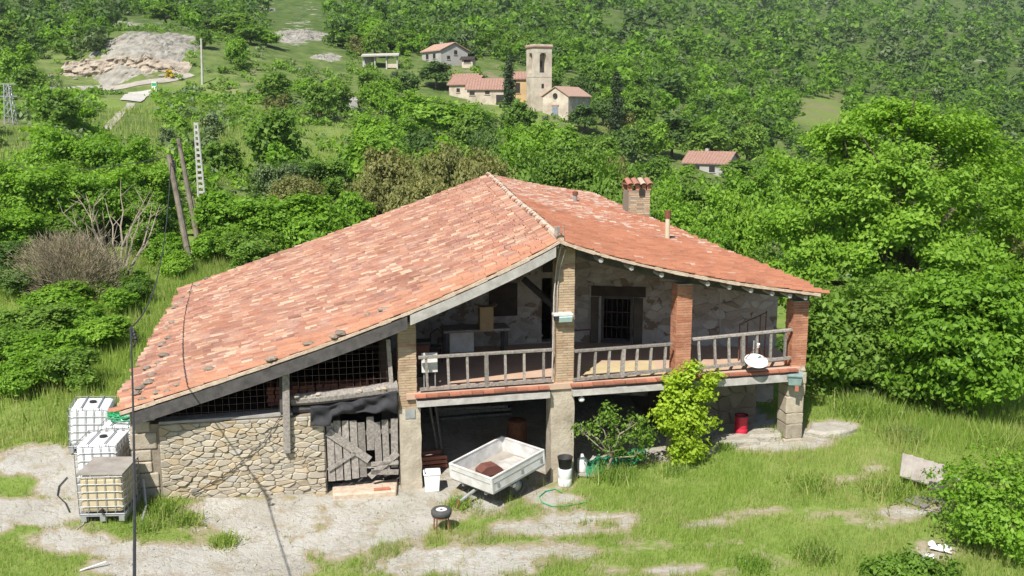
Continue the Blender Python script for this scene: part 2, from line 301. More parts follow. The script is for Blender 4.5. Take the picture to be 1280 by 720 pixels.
class MB:
    def __init__(s): s.v = []; s.f = []
    def add(s, vs, fs):
        b = len(s.v); s.v += [Vector(v) for v in vs]; s.f += [tuple(b + i for i in f) for f in fs]; return s
    def box(s, c, size, M=None):
        hx, hy, hz = (k / 2 for k in size)
        vs = [Vector((x, y, z)) for x in (-hx, hx) for y in (-hy, hy) for z in (-hz, hz)]
        if M is not None: vs = [M @ v for v in vs]
        c = Vector(c)
        return s.add([c + v for v in vs], [(0, 1, 3, 2), (4, 6, 7, 5), (0, 4, 5, 1), (2, 3, 7, 6), (0, 2, 6, 4), (1, 5, 7, 3)])
    def bar(s, p, q, w, h, up=(0, 0, 1)):      # rectangular bar from p to q
        p, q = Vector(p), Vector(q); d = (q - p).normalized(); x = d.cross(Vector(up))
        if x.length < 1e-4: x = d.cross(Vector((1, 0, 0)))
        x.normalize(); y = x.cross(d)
        vs = []
        for e in (p, q):
            for a, b in ((-1, -1), (1, -1), (1, 1), (-1, 1)): vs.append(e + x * (a * w / 2) + y * (b * h / 2))
        return s.add(vs, [(3, 2, 1, 0), (4, 5, 6, 7), (0, 1, 5, 4), (1, 2, 6, 5), (2, 3, 7, 6), (3, 0, 4, 7)])
    def tube(s, pts, r, n=8, cap=True):
        pts = [Vector(p) for p in pts]; rs = r if isinstance(r, (list, tuple)) else [r] * len(pts)
        vs = []; x = None
        for i, p in enumerate(pts):
            d = (pts[min(i + 1, len(pts) - 1)] - pts[max(i - 1, 0)]).normalized()
            x = d.orthogonal() if x is None else (x - d * x.dot(d))
            if x.length < 1e-5: x = d.orthogonal()
            x.normalize(); y = d.cross(x)
            vs += [p + (x * math.cos(2 * math.pi * k / n) + y * math.sin(2 * math.pi * k / n)) * rs[i] for k in range(n)]
        fs = [(i * n + k, i * n + (k + 1) % n, (i + 1) * n + (k + 1) % n, (i + 1) * n + k) for i in range(len(pts) - 1) for k in range(n)]
        if cap: fs += [tuple(range(n - 1, -1, -1)), tuple((len(pts) - 1) * n + k for k in range(n))]
        return s.add(vs, fs)
    def lathe(s, c, prof, n=20, M=None):       # prof: (r, z)
        c = Vector(c); vs = []
        for r, z in prof:
            for k in range(n):
                a = 2 * math.pi * k / n; v = Vector((r * math.cos(a), r * math.sin(a), z)); vs.append(c + (M @ v if M is not None else v))
        fs = [(i * n + k, i * n + (k + 1) % n, (i + 1) * n + (k + 1) % n, (i + 1) * n + k) for i in range(len(prof) - 1) for k in range(n)]
        return s.add(vs, fs)
    def prism(s, poly, off):                   # poly: 3D points, extruded by off
        n = len(poly); off = Vector(off); a = [Vector(p) for p in poly]
        return s.add(a + [p + off for p in a], [tuple(range(n - 1, -1, -1)), tuple(range(n, 2 * n))] + [(i, (i + 1) % n, n + (i + 1) % n, n + i) for i in range(n)])
    def grid(s, fn, nu, nv):
        vs = [fn(i / nu, j / nv) for j in range(nv + 1) for i in range(nu + 1)]
        return s.add(vs, [(j * (nu + 1) + i, j * (nu + 1) + i + 1, (j + 1) * (nu + 1) + i + 1, (j + 1) * (nu + 1) + i) for j in range(nv) for i in range(nu)])
    def mesh(s, name, mat, off=Vector((0, 0, 0)), smooth=False):
        me = bpy.data.meshes.new(name); me.from_pydata([tuple(v - off) for v in s.v], [], s.f)
        if smooth:
            for p in me.polygons: p.use_smooth = True
        me.materials.append(MATS[mat]); me.update(); return me
    def build(s, name, mat, parent=None, local=False, smooth=False, bevel=0):
        off = root_off(parent) if (parent and not local) else Vector((0, 0, 0))
        o = link(name, s.mesh(name, mat, off, smooth), parent)
        if bevel:
            b = o.modifiers.new('bevel', 'BEVEL'); b.width = bevel; b.segments = 2; b.limit_method = 'ANGLE'
        return o
def single(name, mb, mat, loc, label, cat, group=None, smooth=False, bevel=0, rz=0.0):   # a thing of one mesh, geometry about its base
    o = link(name, mb.mesh(name, mat, smooth=smooth)); o.location = loc; o.rotation_euler = (0, 0, rz)
    if bevel:
        b = o.modifiers.new('bevel', 'BEVEL'); b.width = bevel; b.segments = 2; b.limit_method = 'ANGLE'
    return tag(o, label, cat, group)
ROT = lambda x=0, y=0, z=0: Euler((x, y, z)).to_matrix()

# ------------------------------------------------------------ terrain
CT = []
for X in (-60, -30, 0, 30, 60):
    for Y in (6, 12): CT.append((X * Y / 12., Y, -.25))
CT += [(-12, 18, .1), (0, 18, -.1), (12, 18, 0), (-20, 23, 1.0), (-10.2, 23, .55), (-7, 21, .05), (-2.6, 23, 0), (1.3, 23.6, -.1), (4.4, 24.2, .2), (7.6, 25, .53), (11, 25.5, .6), (16, 24, .35), (28, 24, -.5),
       (-13, 30, 1.1), (-22, 30, 1.2), (0, 30, .45), (10, 30, .8), (20, 32, 0), (-18, 40, 1.6), (-8, 42, 1.6), (0, 40, 1.2), (15, 38, -.3), (32, 40, -2),
       (-35, 60, 3.2), (-15, 60, 2), (0, 60, 0), (20, 60, -2), (45, 60, -3), (-52, 90, 7), (-25, 90, 3.6), (0, 90, -1), (30, 90, -3), (65, 90, -4),
       (-31, 120, 4.9), (-44, 120, 8.2), (-66, 120, 8.6), (0, 120, 1), (40, 120, -3), (90, 120, -4), (32, 160, -.6), (0, 160, 5), (-62, 160, 12.2), (-95, 160, 13), (80, 160, -3), (-35, 160, 9),
       (-77, 186, 14.2), (-100, 186, 14.5), (-60, 186, 14.5), (7, 190, 9.3), (-20, 190, 11), (60, 190, -1), (105, 190, 0), (-77, 192, 19), (-95, 192, 18.5), (-60, 194, 18),
       (-88, 225, 27), (-110, 230, 25), (-16, 232, 20.5), (30, 230, 14), (80, 230, 3), (130, 230, 2), (84, 262, 7.5), (-63, 262, 29), (24, 260, 19), (-150, 262, 30),
       (-170, 350, 46), (0, 350, 38), (105, 350, 23), (180, 350, 15), (-70, 350, 43), (0, 500, 68), (-240, 500, 77), (150, 500, 48), (255, 500, 42), (0, 800, 120), (-400, 800, 122), (240, 800, 100), (430, 800, 92), (0, 1600, 270), (-900, 1600, 270), (900, 1600, 250)]
CT = np.array(CT, float)
def tk(X, Y): return np.stack([X / Y * 1.6, np.log(Y)], -1)
def tpsU(d2): return np.where(d2 > 1e-12, .5 * d2 * np.log(np.maximum(d2, 1e-12)), 0)
_K = tk(CT[:, 0], CT[:, 1]); n_ = len(_K)
A_ = np.zeros((n_ + 3, n_ + 3)); A_[:n_, :n_] = tpsU(((_K[:, None] - _K[None]) ** 2).sum(-1)) + np.eye(n_) * 2e-4
A_[:n_, n_] = 1; A_[:n_, n_ + 1:] = _K; A_[n_, :n_] = 1; A_[n_ + 1:, :n_] = _K.T
_S = np.arcsinh(CT[:, 2] / 4.0)
_W = np.linalg.solve(A_, np.concatenate([_S, np.zeros(3)]))
NA, NL = 420, 340
AG = np.linspace(-1.7, 1.7, NA); LG = np.linspace(math.log(5), math.log(1800), NL)
aa, ll = np.meshgrid(AG, LG); YY = np.exp(ll); XX = aa * YY
q = np.stack([aa * 1.6, ll], -1).reshape(-1, 2); ZZ = np.zeros(len(q))
for c0 in range(0, len(q), 20000):
    qq = q[c0:c0 + 20000]; ZZ[c0:c0 + 20000] = tpsU(((qq[:, None] - _K[None]) ** 2).sum(-1)) @ _W[:n_] + _W[n_] + qq @ _W[n_ + 1:]
ZZ = np.sinh(np.clip(ZZ.reshape(NL, NA), -2, 6)) * 4.0
ZZ += fbm(XX * .9, YY * .9, 3) * .05 + fbm(XX * .12, YY * .12, 9) * np.clip((YY - 30) / 100, 0, 1) * .8 + fbm(XX * .02, YY * .02, 5) * np.clip((YY - 230) / 300, 0, 1) * 9
def gz(X, Y):
    X = np.asarray(X, float); Y = np.asarray(Y, float)
    fa = np.clip((X / Y - AG[0]) / (AG[1] - AG[0]), 0, NA - 1.001); fl = np.clip((np.log(np.maximum(Y, 5.01)) - LG[0]) / (LG[1] - LG[0]), 0, NL - 1.001)
    i = fa.astype(int); j = fl.astype(int); u = fa - i; v = fl - j
    return (ZZ[j, i] * (1 - u) + ZZ[j, i + 1] * u) * (1 - v) + (ZZ[j + 1, i] * (1 - u) + ZZ[j + 1, i + 1] * u) * v
def gpt(px, py, y0=14.0, y1=1200.0):           # where the view through a pixel meets the ground
    d = ray(px, py); last = None
    for Y in np.exp(np.linspace(math.log(y0), math.log(y1), 900)):
        P = CAM + d * (Y / d.y)
        if P.z <= gz(P.x, P.y): return Vector((P.x, P.y, float(gz(P.x, P.y))))
    return Vector((P.x, P.y, float(gz(P.x, P.y))))
def G(X, Y, dz=0.0): return Vector((X, Y, float(gz(X, Y)) + dz))
BARE = [(460, 650, 125, 46, 1.15), (640, 690, 110, 12, .75), (690, 662, 110, 10, .7), (985, 640, 110, 6, .5), (860, 680, 90, 6, .5), (1060, 600, 40, 6, .5), (300, 640, 75, 26, 1), (245, 707, 130, 25, 1.15), (45, 578, 64, 18, 1.05), (60, 640, 85, 15, 1), (95, 610, 52, 20, 1), (80, 676, 55, 12, .95), (140, 690, 40, 10, .8), (555, 702, 95, 20, 1.05), (700, 624, 48, 13, 1), (655, 660, 60, 10, .75),
        (745, 648, 95, 12, .8), (600, 632, 40, 12, .8), (1140, 640, 45, 9, .7), (1092, 588, 20, 9, .75), (1037, 540, 30, 13, 1.1), (935, 553, 70, 10, 1), (840, 713, 95, 9, .75), (900, 655, 60, 6, .6), (1168, 690, 28, 14, .6), (790, 690, 40, 5, .45), (1080, 655, 35, 5, .5), (960, 700, 60, 4, .4), (640, 612, 45, 12, .8), (0, 660, 15, 8, .8)]
def bare_at(P):
    x, y = project(P); P = np.asarray(P); b = np.zeros(P.shape[:-1]); wob = .75 * fbm(P[..., 0] * .75, P[..., 1] * .75, 61) + .55 * fbm(P[..., 0] * 2.3, P[..., 1] * 2.3, 67)
    for cx, cy, rx, ry, s_ in BARE:
        d = np.sqrt(((x - cx) / rx) ** 2 + ((y - cy) / ry) ** 2) + wob; b = np.maximum(b, np.clip(1.45 - d, 0, 1) * s_)
    b = np.where(P[..., 1] > 29, 0, b)
    s_ = (P[..., 0] - HO.x) * hu.x + (P[..., 1] - HO.y) * hu.y; t_ = (P[..., 0] - HO.x) * hn.x + (P[..., 1] - HO.y) * hn.y
    return np.where((s_ > -6.4) & (s_ < 10.6) & (t_ > .1) & (t_ < 13.5), 1.0, b)
ROCK = [(190, 52, 40, 24, .75), (155, 30, 26, 8, .7), (372, 45, 34, 22, .75), (330, 10, 26, 10, .6), (412, 72, 18, 8, .8), (50, 7, 22, 6, .8), (385, 15, 30, 18, .5), (1225, 75, 18, 5, .8), (735, 35, 18, 12, .9), (750, 60, 22, 5, 1)]
def rock_at(P):
    x, y = project(P); b = np.zeros(P.shape[:-1])
    for cx, cy, rx, ry, s_ in ROCK:
        d = np.sqrt(((x - cx) / rx) ** 2 + ((y - cy) / ry) ** 2) + .6 * fbm(P[..., 0] * .1, P[..., 1] * .1, 87); b = np.maximum(b, np.clip(1.4 - d, 0, 1) * s_)
    return np.where(P[..., 1] < 150, 0, b)
TV = np.stack([XX, YY, ZZ], -1).reshape(-1, 3)
idx = np.arange(NL * NA).reshape(NL, NA)
TF = np.stack([idx[:-1, :-1], idx[:-1, 1:], idx[1:, 1:], idx[1:, :-1]], -1).reshape(-1, 4)
gm = np_mesh('ground', TV, TF, 'ground', smooth=True)
_px, _py = project(TV); mead = np.zeros(len(TV))
for cx, cy, rx, ry in ((355, 190, 125, 28), (240, 130, 55, 26), (645, 140, 28, 14), (1028, 140, 30, 18), (835, 170, 16, 24), (130, 130, 30, 8)):
    mead = np.maximum(mead, np.clip(2.2 - 1.4 * np.sqrt(((_px - cx) / rx) ** 2 + ((_py - cy) / ry) ** 2) + .5 * fbm(TV[:, 0] * .08, TV[:, 1] * .08, 81), 0, 1))
scrub = np.clip((TV[:, 1] - 58) / 25, 0, 1) * (1 - .6 * mead)
for nm, val in (('scrub', scrub), ('bare', bare_at(TV)), ('rock', rock_at(TV)), ('far', np.clip((TV[:, 1] - 200) / 80, 0, 1))):
    gm.attributes.new(nm, 'FLOAT', 'POINT').data.foreach_set('value', val.astype(np.float32))
tag(link('ground', gm), kind='structure')
#--PART2--
# ============================================================ THE FARMHOUSE
FH = empty('farmhouse', HP(2, 3, 0), 'old stone farmhouse with wide terracotta roof and brick-pillared balcony', 'house')
lerp = lambda a, b, k: a + (b - a) * k
rA, rLf, rRf, rD, rLb, rC = (3.83, -.4, 6.31), (-6.61, -.4, 2.58), (10.88, -.4, 4.71), (4.58, 14, 6.97), (-6.93, 14, 2.92), (8.57, 14, 6.19)
def roof(side, i, j):                          # side -1 left, 1 right; i ridge -> eave, j front -> back
    E0, E1 = (rLf, rLb) if side < 0 else (rRf, rC)
    a = [lerp(lerp(rA[k], rD[k], j), lerp(E0[k], E1[k], j), i) for k in range(3)]
    sg = (.24 if side < 0 else .13) * (1 - j) ** 1.5 + .05
    a[2] -= sg * math.sin(math.pi * min(1, i) ** .75) + .03 * math.sin(7 * j + 3 * i) * i
    a[2] += .06 * (math.sin(j * 9 + i * 2) * .5) * math.sin(math.pi * j)
    return a
def RP(side, i, j, dz=0.0): s, t, z = roof(side, i, j); return HP(s, t, z + dz)
def rz(s, t):
    j = (t + .4) / 14.4; sr = lerp(rA[0], rD[0], j)
    if s <= sr: return roof(-1, (sr - s) / (sr - lerp(rLf[0], rLb[0], j)), j)[2]
    return roof(1, (s - sr) / (lerp(rRf[0], rC[0], j) - sr), j)[2]
def roof_pt(px, py, dz=0.0):
    d = ray(px, py); Y = 20.5
    while Y < 42:
        P = CAM + d * (Y / d.y); s = (P - HO).dot(hu); t = (P - HO).dot(hn)
        if -.4 <= t <= 14 and -7 < s < 11 and P.z <= rz(s, t) + .06: return HP(s, t, rz(s, t) + dz)
        Y += .02
    return HP(s, 5, 5)
# --- roof slopes with their boards, bedding and tiles
def tile_shape(w0, w1, ln, h, n=5):
    V = []
    for x, w, lift in ((0, w0, .0), (ln, w1, .022)):
        for k in range(n + 1):
            a = math.pi * k / n; V.append((x, -w * math.cos(a), h * math.sin(a) * (w / w1) + lift))
    F = [(k, k + 1, n + 2 + k, n + 1 + k) for k in range(n)]
    return np.array(V), np.array(F)
tiles = []                                     # (side, material, matrix)
for side in (-1, 1):
    ncol, nrow = (84, 37) if side < 0 else (84, 26)
    for c in range(ncol):
        ph = U(0, .9)
        for r in range(-1, nrow):
            j = (c + .5) / ncol; i0 = max(0.0, (r + ph) / nrow); i1 = min(1.0, i0 + 1.0 / nrow)
            j += U(-.012, .012) / 14.4 * 3
            p0 = RP(side, i0, j, .012); p1 = RP(side, i1, j, .012); d = p1 - p0
            if d.length < .05: continue
            d.normalize(); e = (RP(side, i0, min(1, j + .01)) - RP(side, i0, j)); e = (e - d * e.dot(d)).normalized(); nn = d.cross(e)
            if nn.z < 0: e = -e; nn = -nn
            if random.random() < .10: yw = U(-.12, .12); e, d = e * math.cos(yw) - d * math.sin(yw), d * math.cos(yw) + e * math.sin(yw)
            tl = U(-.014, .014); d2 = (d + nn * tl).normalized(); n2 = (nn - d2 * nn.dot(d2)).normalized(); e2 = n2.cross(d2)
            M = Matrix((d2, e2, n2)).transposed().to_4x4(); M.translation = p0 + nn * U(-.006, .012)
            if side < 0:
                m = 1 if random.random() < max(0, 1.1 - j * 9) else 0
            else:
                pl = min(.92, max(.02, (j - .30) * 1.7 + .3 * math.sin(i0 * 5 + j * 11)))
                m = 3 if random.random() < pl else 2
            if random.random() < .006 and j > .02: continue
            tiles.append((side, m, M, (M.translation - CAM).length))
TMAT = ['tile_faded', 'tile_fresh', 'tile_red', 'tile_lichen']
near = set(sorted(range(len(tiles)), key=lambda k: tiles[k][3])[:300])
sV, sF = tile_shape(.066, .083, .37, .070)
slope_obj = {}
for side in (-1, 1):
    mb = MB(); th = .10; nu, nv = 16, 20
    mb.grid(lambda i, j: RP(side, i, j, -.014), nu, nv); mb.grid(lambda i, j: RP(side, i, j, -th), nu, nv)
    for k in range(nu):
        for jj in (0, 1): mb.add([RP(side, k / nu, jj, -.014), RP(side, (k + 1) / nu, jj, -.014), RP(side, (k + 1) / nu, jj, -th), RP(side, k / nu, jj, -th)], [(0, 1, 2, 3)])
    for k in range(nv): mb.add([RP(side, 1, k / nv, -.014), RP(side, 1, (k + 1) / nv, -.014), RP(side, 1, (k + 1) / nv, -th), RP(side, 1, k / nv, -th)], [(0, 1, 2, 3)])
    sl_o = mb.build('roof_slope', 'deck', FH); slope_obj[side] = sl_o
    sl_o['label'] = 'long faded pink slope of old clay tiles' if side < 0 else 'redder short slope of clay tiles with pale lichen'
    MB().grid(lambda i, j: RP(side, i, j, 0.0), nu, nv).build('tile_bed', 'pan', sl_o, smooth=True)
    sel = [k for k in range(len(tiles)) if tiles[k][0] == side and k not in near]
    Vs = []; Fs = []; mi = []; rv = []; off = root_off(FH)
    for q_, k in enumerate(sel):
        M = np.array(tiles[k][2]); Vs.append(sV @ M[:3, :3].T + M[:3, 3] - np.array(off)); Fs.append(sF + q_ * len(sV)); mi += [tiles[k][1]] * len(sF); rv += [random.random()] * len(sV)
    o = link('roof_tiles', np_mesh('roof_tiles', np.concatenate(Vs), np.concatenate(Fs), TMAT, mi, rv, smooth=True), sl_o); o['kind'] = 'stuff'
tmesh = []
for m in range(4): tmesh.append(np_mesh('roof_tile', sV, sF, TMAT[m], smooth=True))
for k in sorted(near):
    o = link('roof_tile', tmesh[tiles[k][1]], slope_obj[tiles[k][0]]); M = tiles[k][2].copy(); M.translation = M.translation - root_off(FH); o.matrix_local = M
# ridge: each ridge tile and the mortar under it
mb = MB(); mb.tube([RP(-1, 0, k / 20, .025) for k in range(21)], .105, 8); mb.build('ridge_mortar', 'ridge_mortar', FH)
rt = tile_shape(.10, .11, .46, .07, 6); rme = [np_mesh('ridge_tile', rt[0], rt[1], m_, smooth=True) for m_ in ('tile_fresh', 'tile_lichen', 'tile_faded')]
nr = 36
for k in range(nr):
    a = RP(-1, 0, (k + .05) / nr, .03); b = RP(-1, 0, min(1, (k + 1.05) / nr), .03); d = (a - b).normalized(); e = Vector((0, 0, 1)).cross(d).normalized(); nn = d.cross(e)
    o = link('ridge_tile', rme[random.choice((0, 0, 2)) if k < 20 else random.choice((0, 1, 1, 2))], FH); M = Matrix((d, e, nn)).transposed().to_4x4(); M.translation = b - root_off(FH) + Vector((U(-.02, .02), 0, U(0, .015))); o.matrix_local = M
# verges and eaves: pale mortar bedding under the edge tiles
for side, jj in ((-1, 0), (1, 0), (-1, 1), (1, 1)):
    mb = MB()
    for k in range(40):
        a, b = RP(side, k / 40, jj, -.03), RP(side, (k + 1) / 40, jj, -.03); w = U(.05, .09); o_ = hn * (.0 if jj else -.012)
        mb.bar(a + o_, b + o_, .06, w)
    mb.build('verge_mortar', 'ridge_mortar', FH)
# --- timbers under the front verge
def roof_beam(name, s0, s1, t, w, h, gap, mat, n=10):
    mb = MB(); tp = []
    for k in range(n + 1):
        s = lerp(s0, s1, k / n); z = rz(s, t) - gap; tp.append((s, z))
    for k in range(n):
        (a, za), (b, zb) = tp[k], tp[k + 1]
        mb.add([HP(a, t - w / 2, za), HP(a, t + w / 2, za), HP(a, t + w / 2, za - h), HP(a, t - w / 2, za - h), HP(b, t - w / 2, zb), HP(b, t + w / 2, zb), HP(b, t + w / 2, zb - h), HP(b, t - w / 2, zb - h)],
               [(0, 4, 5, 1), (1, 5, 6, 2), (2, 6, 7, 3), (3, 7, 4, 0)] + ([(0, 1, 2, 3)] if k == 0 else []) + ([(7, 6, 5, 4)] if k == n - 1 else []))
    return mb.build(name, mat, FH)
roof_beam('barge_board', .12, 3.72, -.42, .07, .24, .10, 'wood_pale')
roof_beam('barge_board', -6.35, .05, -.37, .14, .30, .11, 'wood_beam')
roof_beam('front_beam', 4.0, 10.85, .18, .20, .20, .13, 'wood_beam')
roof_beam('front_beam', -.1, 3.75, .25, .18, .20, .13, 'wood_beam')
for s in (4.9, 5.7, 6.5, 7.75, 8.35, 8.95, 9.55, 10.05, 10.5):
    z = rz(s, 0) - .20
    MB().tube([HP(s, -.36, z), HP(s - .1, 3.0, rz(s - .1, 3) - .2)], .065, 8).build('purlin', 'wood_pale', FH)
for s in (-5.3, -3.9, -2.5, -1.2, .9, 2.0, 3.0):
    MB().tube([HP(s, .45, rz(s, .45) - .2), HP(s, 8.0, rz(s, 8) - .2)], .08, 8).build('purlin', 'wood_dark', FH)
# --- walls
def wall_piece(mb, s0, t0, s1, t1, z0, top, th, n=8):
    d = Vector((s1 - s0, t1 - t0)); d.normalize(); nx, ny = -d.y, d.x
    ps = [(lerp(s0, s1, k / n), lerp(t0, t1, k / n)) for k in range(n + 1)]
    vs = []; fs = []
    for (s, t) in ps:
        zt = top(s, t) if callable(top) else top
        zb = z0(s, t) if callable(z0) else z0
        vs += [HP(s, t, zb), HP(s, t, zt), HP(s + nx * th, t + ny * th, zb), HP(s + nx * th, t + ny * th, zt)]
    for k in range(n):
        a, b = 4 * k, 4 * k + 4
        fs += [(a, b, b + 1, a + 1), (a + 2, a + 3, b + 3, b + 2), (a + 1, b + 1, b + 3, a + 3), (a, a + 2, b + 2, b)]
    fs += [(0, 1, 3, 2), (4 * n, 4 * n + 2, 4 * n + 3, 4 * n + 1)]
    mb.add(vs, fs)
under = lambda s, t: rz(s, min(13.9, max(-.3, t))) - .13
def wall(name, mat, *a, **k): mb = MB(); wall_piece(mb, *a, **k); return mb.build(name, mat, FH)
wall('side_wall', 'wall_house', -6.35, 13.7, -6.25, .5, -.4, under, .45)
wall('back_wall', 'wall_house', 8.25, 13.4, -6.3, 13.4, -.4, under, .4, n=20)
wall('side_wall', 'wall_house', 10.35, 2.9, 8.3, 13.3, -.4, under, .45)
# balcony back wall, two stretches; the right one has the barred window
W1a, W1b, W1c = (-.15, 4.4), (5.2, 4.25), (10.95, 2.05)
def onwall(pa, pb, px, py):
    A = HP(*pa, 0); B = HP(*pb, 0); dd = (B - A); ln = dd.length; dd.normalize(); nrm = Vector((-dd.y, dd.x, 0)); d = ray(px, py)
    P = CAM + d * ((A - CAM).dot(nrm) / d.dot(nrm)); return (P - A).dot(dd) / ln, P.z
wl_ = lambda pa, pb, k: (lerp(pa[0], pb[0], k), lerp(pa[1], pb[1], k))
k0, ztw = onwall(W1b, W1c, 752, 371); k1, zbw = onwall(W1b, W1c, 790, 428); zbw = max(zbw, 2.64)
mb = MB()
pa, pb = wl_(W1b, W1c, k0), wl_(W1b, W1c, k1)
wall_piece(mb, *W1b, *pa, 1.0, under, .45); wall_piece(mb, *pb, *W1c, 1.0, under, .45); wall_piece(mb, *pa, *pb, ztw, under, .45, n=2); wall_piece(mb, *pa, *pb, 1.0, zbw, .45, n=1)
mb.build('balcony_wall', 'plaster_white', FH)
d0, d1 = onwall(W1a, W1b, 677, 400)[0], onwall(W1a, W1b, 692, 400)[0]
pc, pd = wl_(W1a, W1b, d0), wl_(W1a, W1b, d1)
mb = MB(); wall_piece(mb, *W1a, *pc, 1.0, under, .4); wall_piece(mb, *pd, *W1b, 1.0, under, .4, n=3); wall_piece(mb, *pc, *pd, 4.55, under, .4, n=2); wall_piece(mb, *pc, *pd, 1.0, 2.6, .4, n=1)
mb.build('balcony_wall', 'plaster_white', FH)
def W2(k, z, o=0.0):                            # a point on the right stretch, o metres in front of it
    s, t = wl_(W1b, W1c, k); d = Vector((W1c[0] - W1b[0], W1c[1] - W1b[1])).normalized(); return HP(s + d.y * o, t - d.x * o, z)
win = MB()
for a, b in ((k0, k0 + .012), (k1 - .012, k1)): win.bar(W2((a + b) / 2, zbw, .02), W2((a + b) / 2, ztw, .02), .07, .07)
win.bar(W2(k0, ztw, .02), W2(k1, ztw, .02), .07, .08); win.bar(W2(k0, zbw, .02), W2(k1, zbw, .02), .07, .08)
wo = win.build('window', 'wood_beam', FH); wo['label'] = 'tall barred window with dark timber lintel'
for k in range(1, 6):
    kk = lerp(k0, k1, k / 6); MB().tube([W2(kk, zbw, -.06), W2(kk, ztw, -.06)], .011, 6).build('bar', 'iron', wo)
for zz in (.33, .66): MB().bar(W2(k0, lerp(zbw, ztw, zz), -.05), W2(k1, lerp(zbw, ztw, zz), -.05), .012, .03).build('bar', 'iron', wo)
MB().bar(W2(k0 - .05, ztw + .18, .0), W2(k1 + .06, ztw + .18, .0), .10, .30).build('lintel', 'wood_dark', FH)
MB().bar(W2(k1 + .033, zbw - .1, .01), W2(k1 + .033, ztw, .01), .36, .05, up=(hn.x, hn.y, 0)).build('jamb_render', 'dark_wall', FH)
MB().bar(W2(k0 - .028, zbw - .1, .01), W2(k0 - .028, ztw, .01), .30, .05, up=(hn.x, hn.y, 0)).build('jamb_render', 'dark_wall', FH)
MB().tube([W2(onwall(W1b, W1c, 738, 350)[0], 4.35, .05), W2(onwall(W1b, W1c, 738, 418)[0], 3.0, .05)], .02, 6).build('water_pipe', 'cable_pale', FH)
MB().tube([W2(onwall(W1b, W1c, 718, 425)[0], 2.95, .06), W2(onwall(W1b, W1c, 738, 421)[0], 3.0, .05)], .02, 6).build('water_pipe', 'rust', FH)
MB().tube([W2(onwall(W1b, W1c, 900, 362)[0], 4.2, .02), W2(onwall(W1b, W1c, 900, 425)[0], 2.75, .02)], .018, 6).build('water_pipe', 'cable_pale', FH)
# brown upper wall panel and dark shutter on the left stretch
def W1(px, py, o=.05):
    k, z = onwall(W1a, W1b, px, py); s, t = wl_(W1a, W1b, k); return HP(s, t - o, z)
sh = MB(); a, b = W1(611, 395), W1(646, 353); sh.add([a, Vector((b.x, b.y, a.z)), b, Vector((a.x, a.y, b.z))], [(0, 1, 2, 3)]); sh.prism([a, Vector((b.x, b.y, a.z)), b, Vector((a.x, a.y, b.z))], -hn * .04)
sh.build('shutter', 'wood_dark', FH)
sh = MB(); a, b = W1(678, 340), W1(693, 322); sh.prism([a, Vector((b.x, b.y, a.z)), b, Vector((a.x, a.y, b.z))], -hn * .02); sh.build('vent_window', 'opening', FH)
MB().bar(W1(650, 345, .5), W1(693, 385, 1.6), .14, .14).build('brace', 'wood_beam', FH)
# partition between loft and balcony, lower-floor walls
wall('partition_wall', 'wood_dark', -.35, .5, -.1, 4.5, -.2, under, .2)
wall('room_wall', 'dark_wall', -.1, 8.2, 7.4, 8.2, -.3, 2.35, .3)
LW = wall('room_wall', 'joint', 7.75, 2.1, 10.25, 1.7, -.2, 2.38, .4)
wall('room_wall', 'dark_wall', 7.5, 8.3, 7.55, 1.9, -.2, 2.38, .25)
wall('partition_wall', 'dark_wall', -1.85, 8.3, -1.9, .55, -.3, 1.95, .3)
MB().prism([HP(-6.2, .5, 1.98), HP(-.4, .5, 1.98), HP(-.4, 9, 1.98), HP(-6.2, 9, 1.98)], (0, 0, .08)).build('loft_floor', 'wood_dark', FH)
wall('loft_wall', 'wood_dark', -6.2, 6.5, -.2, 6.5, 2.0, under, .2)
# --- balcony floor, edge tiles, bearers
zf = lambda s: 2.52 + .012 * s
fl = [(.02, -.10), (10.6, -.10), (10.95, 2.05), (5.2, 4.25), (-.12, 4.4)]
MB().prism([HP(s, t, zf(s) - .14) for s, t in fl], (0, 0, .14)).build('balcony_floor', 'floor_tile', FH)
MB().prism([HP(s, t, zf(s) + .004) for s, t in ((4.75, .12), (6.75, .12), (7.0, 1.5), (4.9, 1.6))], (0, 0, .006)).build('floor_mat', 'floor_mat', FH)
et = MB(); et.box((0, 0, 0), (.27, .30, .05)); etm = et.mesh('edge_tile', 'edge_tile')
s = .36
while s < 10.4:
    if not (3.72 < s < 4.2 or 7.0 < s < 7.4):
        o = link('edge_tile', etm, FH); P = HP(s, -.12 + U(-.02, .02), zf(s) - .035 + U(-.008, .008)) - root_off(FH); o.location = P; o.rotation_euler = (U(-.03, .03), U(-.02, .02), HYAW + U(-.03, .03))
    s += .285
for a, b, h in ((.26, 3.65, .15), (4.25, 6.75, .15), (7.4, 10.3, .19)):
    MB().bar(HP(a, -.15, zf(a) - .235), HP(b, -.15, zf(b) - .235), .2, h).build('floor_beam', 'wood_pale', FH)
for k in range(13):
    s = .6 + k * .8
    MB().bar(HP(s, .1, zf(s) - .24), HP(s, 4.0 - max(0, s - 5.2) * .3, zf(s) - .24), .12, .16).build('floor_joist', 'wood_dark', FH)
